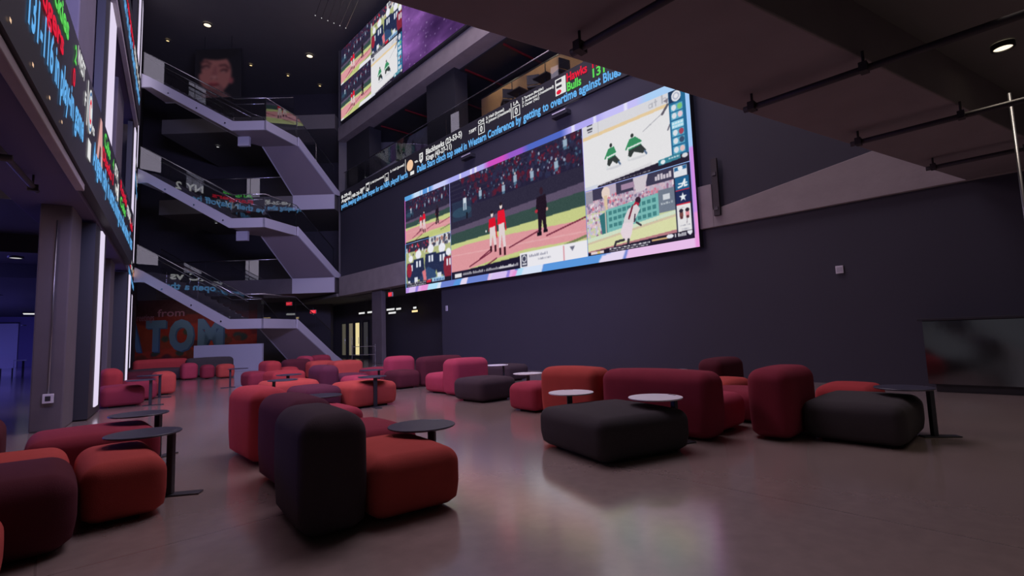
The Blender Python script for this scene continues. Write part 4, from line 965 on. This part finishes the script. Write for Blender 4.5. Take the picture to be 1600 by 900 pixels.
# ------------------------------------------------------------------ cantilever side tables
M['top_dark'] = mat('matte_black_laminate', (58, 58, 74), 0.35)
M['top_reflecting'] = mat('white_screen_reflection', (226, 226, 230), 0.4)  # white colour stands in for the screen reflected in the tops
def side_table(x, y, px, py, label, top='top_dark', r=0.25, h=0.49):
    """x, y is the middle of the top; px, py the foot of its off-centre post"""
    ang = math.atan2(py - y, px - x); off = min(r - .015, math.hypot(px - x, py - y))
    r_ = empty('side_table', (px, py, 0), ang); tag(r_, label, 'side table')
    b = MB(); b.lathe([(0.0, h - .014), (r - .006, h - .014), (r, h - .008), (r, h - .003), (r - .003, h), (0.0, h)], (-off, 0, 0), 40); o = b.build('tabletop', M[top], r_)
    if top != 'top_dark': o['label'] = 'round tabletop painted white as screen reflection'
    b = MB(); b.box(-.022, .022, -.03, .03, 0.012, h - .014); b.build('post', M['black_metal'], r_, bevel=.006)
    b = MB(); b.box(-.12, .22, -.05, .05, 0.0, 0.012); b.build('foot_plate', M['black_metal'], r_, bevel=.004)
    b = MB(); b.box(r - off - .05, r - off - .03, -.05, .05, h + .0002, h + .0012); b.build('edge_slot', M['rail_steel'], o)
    return r_
side_table(.575, 4.84, .74, 4.74, 'nearer of the two dark round tables over the lower left seats')
side_table(.70, 6.26, .88, 6.40, 'farther of the two dark round tables over the lower left seats')
side_table(2.17, 3.40, 2.33, 3.50, 'dark round table over the nearest orange red seat', r=.26, h=.47)
side_table(2.46, 6.10, 2.48, 6.33, 'dark round table in front of the plum ottoman, middle cluster')
side_table(4.14, 8.02, 4.11, 7.86, 'thin dark table with post in front of the orange red ottoman', r=.24, h=.51)
side_table(3.07, 9.28, 2.95, 9.36, 'dark table with post standing before the left orange red ottoman of the middle cluster')
side_table(3.78, 14.90, 3.60, 14.92, 'small dark table with upright post on the open aisle')
side_table(3.75, 10.95, 3.70, 10.86, 'small dark table between the orange red and bright red ottomans', h=.47)
side_table(1.38, 12.22, 1.53, 12.16, 'nearer small dark table beside the seats at the tall LED strip', r=.24, h=.51)
side_table(1.72, 13.86, 1.90, 13.78, 'farther small dark table beside the seats at the tall LED strip', r=.24, h=.51)
side_table(5.15, 10.02, 5.28, 9.93, 'thin dark table left of the pink backrest before the lobby')
side_table(7.30, 8.35, 7.42, 8.27, 'table with pale painted reflection between the pink red chair and the navy wall', 'top_reflecting')
side_table(5.95, 6.02, 6.05, 6.12, 'table with pale painted reflection behind the pink red ottoman', 'top_reflecting')
side_table(7.40, 4.14, 7.40, 4.30, 'thin table with pale painted reflection near the navy wall, behind the wide crimson back', 'top_reflecting')
side_table(4.28, 3.66, 4.38, 3.77, 'round table with white painted reflection, left one over the big black ottoman', 'top_reflecting')
side_table(4.40, 2.68, 4.63, 2.61, 'round table with white painted reflection, right one over the big black ottoman', 'top_reflecting', r=.26)
side_table(6.30, 1.02, 6.45, .84, 'dark table with flat foot at the right end of the black seat')
# ------------------------------------------------------------------ pipes, lamps and fittings
def hang_pipe(name, pts, r, label, hangers=()):
    r_ = empty(name, pts[0]); tag(r_, label, 'pipe')
    b = MB(); b.tube(pts, r, 10); under(b.build('pipe', M['pipe'], smooth=True), r_)
    for hx, hy, z0, z1 in hangers:
        b = MB(); b.tube([(hx, hy, z0), (hx, hy, z1)], .012, 6); hg = under(b.build('hanger', M['pipe']), r_)
        b = MB(); b.box(hx - .05, hx + .05, hy - .03, hy + .03, z0 - .05, z0 + .03); under(b.build('clamp', M['pipe']), hg)
for x, ye, lb in ((2.88, 2.30, 'dark conduit under the gallery beam, leftmost'), (5.0, 1.85, 'dark conduit under the gallery beam, second from left'), (7.02, 1.40, 'dark conduit under the gallery beam, third from left'), (9.08, .95, 'dark conduit under the gallery beam, rightmost')):
    hang_pipe('conduit_pipe', [(x, ye, 3.3), (x, ye - .9, 3.3), (x, -4, 3.3)], .03, lb, ((x, ye - .08, 3.32, 3.44), (x, ye - 1.0, 3.32, 3.46)))
def downlight(p, r, label, m='lamp', group=None, trim='black_metal', dz=.05):
    r_ = empty('downlight', p); tag(r_, label, 'ceiling light', group)
    b = MB(); b.lathe([(r, .0), (r * 1.25, .0), (r * 1.25, dz), (r, dz)], p, 24, False); tr = under(b.build('trim_ring', M[trim]), r_)
    b = MB(); b.lathe([(0.0, .012), (r, .012), (r, .03), (0.0, .03)], p, 24); under(b.build('diffuser', M[m]), tr)
    return r_
downlight((7.04, .03, 3.89), .075, 'round warm downlight in the dark ceiling at upper right', 'lamp')
l = bpy.data.lights.new('downlight_spot', 'SPOT'); l.energy = 18; l.color = (1, .85, .68); l.spot_size = math.radians(80); l.spot_blend = .6; l.shadow_soft_size = .05
o = bpy.data.objects.new('downlight_spot', l); COL.objects.link(o); o.location = (7.04, .03, 3.86)
big = ((5.26, 27.28, 'large round ceiling light over the reflected face panel, top left'), (10.17, 26.81, 'large round ceiling light left of the upper video wall'))
for x, y, lb in big: downlight((x, y, 17.13 - .02), .16, lb)
for x, y in ((4.01, 30.03), (5.99, 29.95), (7.97, 29.85), (9.97, 29.68), (11.91, 29.69)):
    downlight((x, y, 17.10), .07, 'tiny warm ceiling light in the row above the topmost staircase', 'lamp_warm', 'tiny ceiling lights above the staircases')
for x, y, lb in ((11.98, 14.63, 'small warm ceiling light on the terrace, nearest the purple screen end'), (12.02, 20.47, 'small warm ceiling light on the terrace between its dark columns'), (14.93, 13.48, 'small warm ceiling light deep on the terrace over the dark stools')):
    downlight((x, y, 11.85), .07, lb, 'lamp_warm')
# light under each gallery slab behind the stairs
for k in range(2):
    for u in (-16.6, -13.6):
        downlight(W(u, 27.5, 7.98 + 4.44 * k), .07, 'tiny white light under the %s gallery behind the staircases' % ('third floor', 'fourth floor')[k], 'tube_white', 'tiny lights under the %s gallery' % ('third floor', 'fourth floor')[k])
    
# steel pole at the right edge
r_ = empty('steel_pole', (7.275, .03, 0)); tag(r_, 'thin steel pole rising to the ceiling at the right picture edge', 'pole')
b = MB(); b.tube([(7.275, .03, 0.012), (7.275, .03, 3.49)], .016, 12); under(b.build('tube', M['conduit'], smooth=True), r_)
b = MB(); b.lathe([(0, 0), (.06, 0), (.06, .012), (0, .012)], (7.275, .03, 0), 20); under(b.build('floor_flange', M['conduit']), r_)

# exit signs
def exit_sign(p, ang, label, w=.34, h=.2):
    r_ = empty('exit_sign', p); tag(r_, label, 'exit sign')
    T = frame(p, (math.cos(ang), math.sin(ang), 0), (0, 0, 1))
    b = MB(); b.box(-w / 2, w / 2, -h / 2, h / 2, -.06, 0, T); under(b.build('housing', M['white_plastic']), r_)
    b = MB(); b.add([T(-w / 2 + .01, -h / 2 + .01, .003), T(w / 2 - .01, -h / 2 + .01, .003), T(w / 2 - .01, h / 2 - .01, .003), T(-w / 2 + .01, h / 2 - .01, .003)], [(0, 1, 2, 3)]); sf = under(b.build('sign_face', M['exit_red']), r_)
    b = MB(); add_text(b, 'EXIT', T, -w / 2 + .04, -.055, .11, w - .08, .006); under(b.build('letters', led('exit_letter_pink', (255, 120, 130))), sf)
    b = MB(); b.tube([T(0, h / 2, -.03), T(0, h / 2 + .14, -.03)], .012, 8); under(b.build('stem', M['black_metal']), r_)
exit_sign((XW - .02, 19.84, 3.12), -PI / 2 - 0.0, 'red exit sign hanging under the concrete band by the lobby')
exit_sign(W(-10.9, 27.0, 2.75), -YAW, 'red exit sign near the foot of the lowest staircase')
exit_sign(W(-12.3, 27.2, 3.25), -YAW, 'small red exit sign left of the other, under the second floor gallery')

# wall fittings on the navy wall
def wall_plate(y, z, w, h, label, cat):
    r_ = empty(cat.replace(' ', '_'), (XW - .02, y, z)); tag(r_, label, cat)
    b = MB(); b.box(XW - .035, XW - .002, y - w / 2, y + w / 2, z - h / 2, z + h / 2); cs = under(b.build('casing', M['white_plastic'], bevel=.006), r_)
    b = MB(); b.box(XW - .04, XW - .0352, y - w / 2 + .02, y + w / 2 - .02, z - h / 2 + .03, z + h / 2 - .03); under(b.build('front_grille', mat('pale_grille', (180, 178, 186), .5)), cs)
wall_plate(2.60, 2.18, .13, .15, 'small white square box on the bare navy wall at right', 'wall box')
wall_plate(15.55, 2.23, .12, .20, 'small white box on the navy wall beside the lobby opening', 'wall box')
r_ = empty('wall_bracket', (XW - .12, 4.84, 3.7)); tag(r_, 'dark steel upright bracket at the right end of the giant video wall', 'bracket')
b = MB(); b.box(XW - .17, XW - .105, 4.76, 4.9, 3.68, 5.0); under(b.build('upright', M['pipe']), r_)
for z in (3.80, 4.60):
    b = MB(); b.box(XW - .19, XW - .171, 4.79, 4.87, z, z + .08); under(b.build('bolt_plate', M['black_metal']), r_)
for y, lb in ((9.34, 'dark spotlight box below the ticker, nearer one'), (13.87, 'dark spotlight box below the ticker, farther one')):
    r_ = empty('wall_spotlight', (XW, y, 7.8)); tag(r_, lb, 'spotlight')
    b = MB(); b.box(XW - .22, XW - .002, y - .30, y + .30, 7.62, 7.76); cs = under(b.build('casing', M['black_metal'], bevel=.01), r_)
    b = MB(); b.box(XW - .235, XW - .22, y - .26, y + .26, 7.72, 7.755); under(b.build('lens_bar', M['white_plastic']), cs)

# metal clad counter at the right
r_ = empty('bar_counter', (XW - .7, 0, 0)); tag(r_, 'brushed metal clad counter standing at the right by the navy wall', 'counter')
bx = 10.45
b = MB(); b.prism([(bx, 1.33, .12), (bx + .6, 1.33, .12), (bx + .6, 1.36, 1.14), (bx, 1.36, 1.14)], [(bx, -3.4, .12), (bx + .6, -3.4, .12), (bx + .6, -3.4, 1.14), (bx, -3.4, 1.14)])
under(b.build('body', M['black_metal']), r_)
nb = 40; b = MB(); vs = []
for i in range(nb + 1):
    for j in range(13):
        y = 1.36 - 4.7 * i / nb; z = .13 + 1.0 * j / 12
        vs.append((bx - .012 - .006 * math.sin(y * 5.2 + 1.6 * math.sin(z * 4)) , y, z))
b.add(vs, [(i * 13 + j, (i + 1) * 13 + j, (i + 1) * 13 + j + 1, i * 13 + j + 1) for i in range(nb) for j in range(12)])
under(b.build('front_panel', M['steel'], smooth=True), r_)
b = MB(); b.box(bx - .06, bx + .66, -3.5, 1.42, 1.14, 1.18); under(b.build('counter_top', M['black_metal'], bevel=.005), r_)
b = MB(); b.box(bx + .06, bx + .56, -3.3, 1.28, 0.0, .12); under(b.build('toe_kick', M['led_black']), r_)

# conduit with socket on the concrete column
pc = FA(-1.57, -.46, 0)
T = frame((pc[0], pc[1], 0), (RN[0], RN[1], 0), (0, 0, 1))
r_ = empty('wall_conduit', (pc[0], pc[1], .6)); tag(r_, 'thin pale conduit with socket box on the left concrete column', 'conduit')
b = MB(); b.tube([T(0, .52, .02), T(0, 3.05, .02)], .010, 8); under(b.build('tube', M['conduit'], smooth=True), r_)
b = MB(); b.box(-.06, .06, .40, .53, .0, .045, T); sb = under(b.build('socket_box', M['white_plastic'], bevel=.005), r_)
b = MB(); b.box(-.03, .03, .43, .50, .0455, .048, T); under(b.build('socket_face', M['led_black']), sb)
pc2 = FA(3.88, -.46, 0); T = frame((pc2[0], pc2[1], 0), (RN[0], RN[1], 0), (0, 0, 1))
r_ = empty('wall_conduit', (pc2[0], pc2[1], .6)); tag(r_, 'thin pale conduit on the second concrete column, behind the tall LED strip', 'conduit')
b = MB(); b.tube([T(.05, .5, .02), T(.05, 3.0, .02)], .010, 8); under(b.build('tube', M['conduit'], smooth=True), r_)
b = MB(); b.box(.0, .1, .40, .51, .0, .045, T); under(b.build('socket_box', M['white_plastic'], bevel=.005), r_)
# sprinkler pipes under the left slab
hang_pipe('sprinkler_pipe', [FA(-6.5, -.45, 3.12), FA(-3.0, -.45, 3.12)], .03, 'dark sprinkler pipe along the left slab, running towards the column', ((FA(-3.2, -.45, 0)[0], FA(-3.2, -.45, 0)[1], 3.12, 3.27), (FA(-5.2, -.45, 0)[0], FA(-5.2, -.45, 0)[1], 3.12, 3.27)))
hang_pipe('sprinkler_pipe', [FA(-4.6, -3.5, 3.04), FA(-4.6, -.35, 3.04)], .035, 'dark sprinkler pipe crossing under the left slab', ())

# lobby doors and light bars
def door(y, label, lit, w=.72):
    r_ = empty('glass_door', (13.94, y, 0)); tag(r_, label, 'door')
    b = MB()
    for y0, y1, z0, z1 in ((y - w / 2, y - w / 2 + .08, 0.0, 2.3), (y + w / 2 - .08, y + w / 2, 0.0, 2.3), (y - w / 2 + .08, y + w / 2 - .08, 2.18, 2.3), (y - w / 2 + .08, y + w / 2 - .08, .0, .2)): b.box(13.91, 13.97, y0, y1, z0, z1)
    fr = under(b.build('frame', M['black_metal']), r_)
    b = MB(); b.box(13.935, 13.945, y - w / 2 + .08, y + w / 2 - .08, .2, 2.18); under(b.build('lit_pane', lit), r_)
    b = MB(); b.tube([(13.88, y - w / 2 + .12, .9), (13.88, y - w / 2 + .12, 1.3)], .015, 8); under(b.build('handle', M['rail_steel']), fr)
door(30.75, 'leftmost glass door of the lobby row, dim grey glow', led('door_glow_dim', (80, 76, 66)))
door(29.75, 'second glass door of the lobby row, soft beige glow', led('door_glow_mid', (112, 104, 88)))
door(28.85, 'third glass door of the lobby row, glowing bright yellow', led('door_glow_bright', (232, 214, 156)))
door(27.75, 'fourth glass door of the lobby row, unlit', led('door_glow_faint', (52, 50, 54)))
door(26.6, 'last glass door of the lobby row beside the concrete column, faint beige glow', led('door_glow_low', (76, 70, 64)))
def light_bar(p, ln, label, m='tube_white', w=.09):
    r_ = empty('light_bar', p); tag(r_, label, 'ceiling light')
    x, y, z = p
    b = MB(); b.box(x, x + w, y - ln / 2, y + ln / 2, z + .02, z + .08); under(b.build('casing', M['black_metal']), r_)
    b = MB(); b.box(x - .012, x - .001, y - ln / 2 + .01, y + ln / 2 - .01, z, z + .10); under(b.build('diffuser', M[m]), r_)
    for yy in (y - ln / 2 + .1, y + ln / 2 - .1):
        b = MB(); b.tube([(x + w / 2, yy, z + .08), (x + w / 2, yy, 3.44)], .006, 6); under(b.build('wire', M['black_metal']), r_)
light_bar((13.6, 27.6, 2.66), .75, 'white light bar over the lobby doors, left of the concrete column')
light_bar((13.6, 26.5, 2.66), .75, 'white light bar over the lobby doors, touching the concrete column on its left')
light_bar((13.6, 24.2, 2.68), .85, 'upper white light bar right of the concrete column')
light_bar((13.75, 24.3, 2.50), .80, 'lower white light bar right of the concrete column, under the longer one')
light_bar((13.6, 23.35, 2.66), .5, 'short white light bar, farther right of the concrete column')
light_bar((13.6, 21.75, 2.62), .30, 'tiny white light bar near the navy wall edge of the lobby')
light_bar((13.75, 22.0, 2.46), .55, 'yellowish light bar near the navy wall edge of the lobby', 'lamp_warm', .06)

# stanchion before the doors
r_ = empty('crowd_barrier', (9.6, 20.4, 0)); tag(r_, 'slim steel barrier with two rails before the glowing lobby doors', 'barrier')
for dx in (0, 1.0):
    b = MB(); b.lathe([(0, 0), (.14, 0), (.14, .015), (.018, .03), (.018, .95), (0, .95)], (9.6 + dx * .73, 20.4 - dx * .68, 0), 16); under(b.build('post', M['rail_steel'], smooth=False), r_)
for z in (.5, .85):
    b = MB(); b.tube([(9.6, 20.4, z), (10.33, 19.72, z)], .012, 8); under(b.build('rail', M['rail_steel']), r_)

# ------------------------------------------------------------------ terrace above the ticker
r_ = empty('tan_partition', (13.1, 11.6, 8.75)); tag(r_, 'tan lit partition wall on the terrace above the ticker', 'partition')
b = MB(); b.box(13.05, 13.15, 8.2, 15.4, 8.752, 11.1); under(b.build('panel', M['tan']), r_)
b = MB(); b.box(13.03, 13.17, 8.15, 15.45, 11.1, 11.15); under(b.build('cap_rail', M['black_metal']), r_)
for y in (9.9, 11.7, 13.5):
    b = MB(); b.box(13.035, 13.049, y - .02, y + .02, 8.76, 11.08); under(b.build('seam_strip', M['black_metal']), r_)
for k, y in enumerate((9.6, 11.8, 14.0)):
    l = bpy.data.lights.new('terrace_spot', 'SPOT'); l.energy = 60; l.color = (1, .80, .55); l.spot_size = math.radians(100); l.spot_blend = .8; l.shadow_soft_size = .04
    o = bpy.data.objects.new('terrace_spot', l); COL.objects.link(o); o.location = (12.0, y, 11.7)
    o.rotation_euler = (Vector((13.05, y, 10.8)) - Vector((12.0, y, 11.7))).to_track_quat('-Z', 'Y').to_euler()
def stool():
    r = empty('bar_stool', (0, 0, 0))
    def pt(mb, n): o_ = mb.build(n, M['black_metal'], r); return o_
    for sx in (-1, 1):
        for sy in (-1, 1):
            b = MB(); b.tube([(sx * .2, sy * .2, 0), (sx * .16, sy * .16, .98)], .016, 8); pt(b, 'leg')
    b = MB(); b.box(-.22, .22, -.22, .22, .98, 1.04); pt(b, 'seat')
    b = MB(); b.box(-.22, .22, .19, .23, 1.08, 1.42); pt(b, 'backrest')
    b = MB(); 
    for q in (((-.18, -.18), (.18, -.18)), ((.18, -.18), (.18, .18)), ((.18, .18), (-.18, .18)), ((-.18, .18), (-.18, -.18))): b.tube([(*q[0], .4), (*q[1], .4)], .010, 6)
    pt(b, 'footrest'); return r
proto = stool()
for i, (x, y, a, lb) in enumerate(((12.2, 12.9, 2.6, 'dark bar stool on the terrace, first from the far end of the tan wall'), (12.25, 11.55, 2.2, 'dark bar stool on the terrace, second from the far end of the tan wall'), (12.2, 10.25, 2.9, 'dark bar stool on the terrace above the red and green team names'), (12.3, 9.1, 2.4, 'dark bar stool on the terrace, nearest the gallery beam'))):
    o = proto if i == 0 else copy_tree(proto)
    o.location = (x, y, 8.752); o.rotation_euler = (0, 0, a); tag(o, lb, 'bar stool', 'bar stools on the terrace')
for x, y, lb in ((12.15, 12.2, 'dark high table on the terrace between the first two stools'), (12.15, 10.9, 'dark high table on the terrace between the second and third stools')):
    r_ = empty('high_table', (x, y, 8.752)); tag(r_, lb, 'table', 'high tables on the terrace')
    b = MB(); b.box(x - .32, x + .32, y - .32, y + .32, 9.83, 9.87); under(b.build('tabletop', M['black_metal']), r_)
    b = MB(); b.tube([(x, y, 8.77), (x, y, 9.83)], .035, 10); under(b.build('post', M['black_metal']), r_)
    b = MB(); b.lathe([(0, 0), (.26, 0), (.26, .015), (0, .02)], (x, y, 8.753), 20); under(b.build('base', M['black_metal']), r_)
r_ = empty('glass_reflection_panel', (12.6, 19.5, 8.75)); tag(r_, 'grey panel painting a glass reflection, on the terrace left of the dark column', 'reflection')  # added panel painted with a reflection in the terrace glass
def reflection(w, h):
    p = Pic(w, h, (120, 120, 128), 31); p.poly([(0, .4), (.2, 0), (0, 0)], (40, 40, 46)); p.poly([(.3, .1), (.42, .5), (.34, .9), (.25, .5)], (70, 70, 78)); p.poly([(.55, .3), (.66, .7), (.6, .95), (.5, .6)], (60, 60, 68)); p.poly([(.8, 0), (1, 0), (1, 1), (.7, 1), (.9, .4)], (46, 46, 52)); p.grain(0, 0, 1, 1, 8); return p
under(pixel_panel('painted_reflection', reflection(70, 40).get(), frame((12.55, 21.0, 9.0), (0, -1, 0), (0, 0, 1)), 3.2, 1.95, painted_mat('reflection_print')), r_)
b = MB(); b.box(12.555, 12.6, 17.78, 21.02, 8.752, 10.97); under(b.build('backing_board', M['black_metal']), r_)

# hanging rig of thin light rods near the ceiling
r_ = empty('light_rod_rig', (9, 21.5, 16.4)); tag(r_, 'hanging rig of thin light rods with sparkling tips at the top edge', 'chandelier')
for i in range(6):
    ox = i * .30
    b = MB(); b.tube([(8.15 + ox, 19.6, 16.45), (8.65 + ox, 22.1, 16.45)], .010, 6); rd = under(b.build('rod', M['rail_steel']), r_)
    b = MB(); b.lathe([(0, -.03), (.025, 0), (0, .03)], (8.65 + ox, 22.13, 16.45), 10); under(b.build('bulb', M['tube_white']), rd)
    b = MB(); b.tube([(8.4 + ox, 20.85, 16.46), (8.4 + ox, 20.85, 16.75 if False else 17.2)], .004, 5); under(b.build('wire', M['black_metal']), r_)

# ------------------------------------------------------------------ hall beyond the left facade
def hall_table(x, y, label):
    r_ = empty('dining_table', (x, y, 0)); tag(r_, label, 'table')
    b = MB(); b.box(x - 1.1, x + 1.1, y - .45, y + .45, .72, .76); under(b.build('tabletop', M['white_plastic']), r_)
    for sx in (-1, 1):
        for sy in (-1, 1):
            b = MB(); b.box(x + sx * 1.0 - .03, x + sx * 1.0 + .03, y + sy * .38 - .03, y + sy * .38 + .03, 0, .72); under(b.build('leg', M['black_metal']), r_)
def hall_chair():
    r = empty('dining_chair', (0, 0, 0))
    b = MB(); b.box(-.22, .22, -.22, .22, .44, .49); b.build('seat', M['white_plastic'], r)
    b = MB(); b.box(-.22, .22, .19, .23, .49, .90); b.build('backrest', M['white_plastic'], r)
    for sx in (-1, 1):
        for sy in (-1, 1):
            b = MB(); b.box(sx * .19 - .018, sx * .19 + .018, sy * .19 - .018, sy * .19 + .018, 0, .44); b.build('leg', M['black_metal'], r)
    return r
hall_table(-1.75, 31.5, 'white table with chairs in the blue lit hall at far left')
hc = hall_chair()
for i, (x, y, a, lb) in enumerate(((-1.25, 30.7, PI, 'white chair before the hall table, right one'), (-1.85, 30.7, PI, 'white chair before the hall table, left one'), (-1.3, 32.3, 0, 'white chair behind the hall table'))):
    o = hc if i == 0 else copy_tree(hc)
    o.location = (x, y, 0); o.rotation_euler = (0, 0, a); tag(o, lb, 'chair', 'chairs around the hall table')
r_ = empty('ceiling_panel_light', (-.72, 34.5, 3.05)); tag(r_, 'white ceiling panel light in the blue hall beside the concrete column', 'ceiling light')
b = MB(); b.box(-.95, -.45, 35.0, 35.9, 3.03, 3.05); under(b.build('diffuser', M['tube_white']), r_)
b = MB(); b.box(-.98, -.42, 34.97, 35.93, 3.051, 3.12); under(b.build('casing', M['black_metal']), r_)
for x, y, z, lb in ((-1.15, 44, 2.75, 'small round lamp low over the far end of the blue hall'), (-.64, 16.9, 3.40, 'small ceiling lamp in the dark part of the hall, near the slab')):
    downlight((x, y, z), .12, lb, 'tube_white')
for x, y, z, lb in ((-1.5, 22, 2.9, 'round dark pendant shade in the hall, nearer one'), (-1.9, 27, 2.75, 'round dark pendant shade in the hall, farther one')):
    r_ = empty('pendant_lamp', (x, y, z)); tag(r_, lb, 'pendant lamp')
    b = MB(); b.lathe([(.0, .12), (.10, .12), (.45, .0), (.44, -.02), (.0, .06)], (x, y, z), 28); under(b.build('shade', M['black_metal'], smooth=False), r_)
    b = MB(); b.tube([(x, y, z + .12), (x, y, 3.7)], .008, 6); under(b.build('cord', M['black_metal']), r_)
r_ = empty('lit_wall_panel', (-2.1, 51.9, 0)); tag(r_, 'blue lit upright panel on the far hall wall', 'wall panel')
b = MB(); b.box(-2.9, -1.6, 51.9, 51.98, 0, 3.2); under(b.build('panel', M['white_plastic']), r_)
b = MB(); b.box(-2.95, -1.55, 51.88, 51.985, 3.2, 3.3); under(b.build('cap', M['black_metal']), r_)
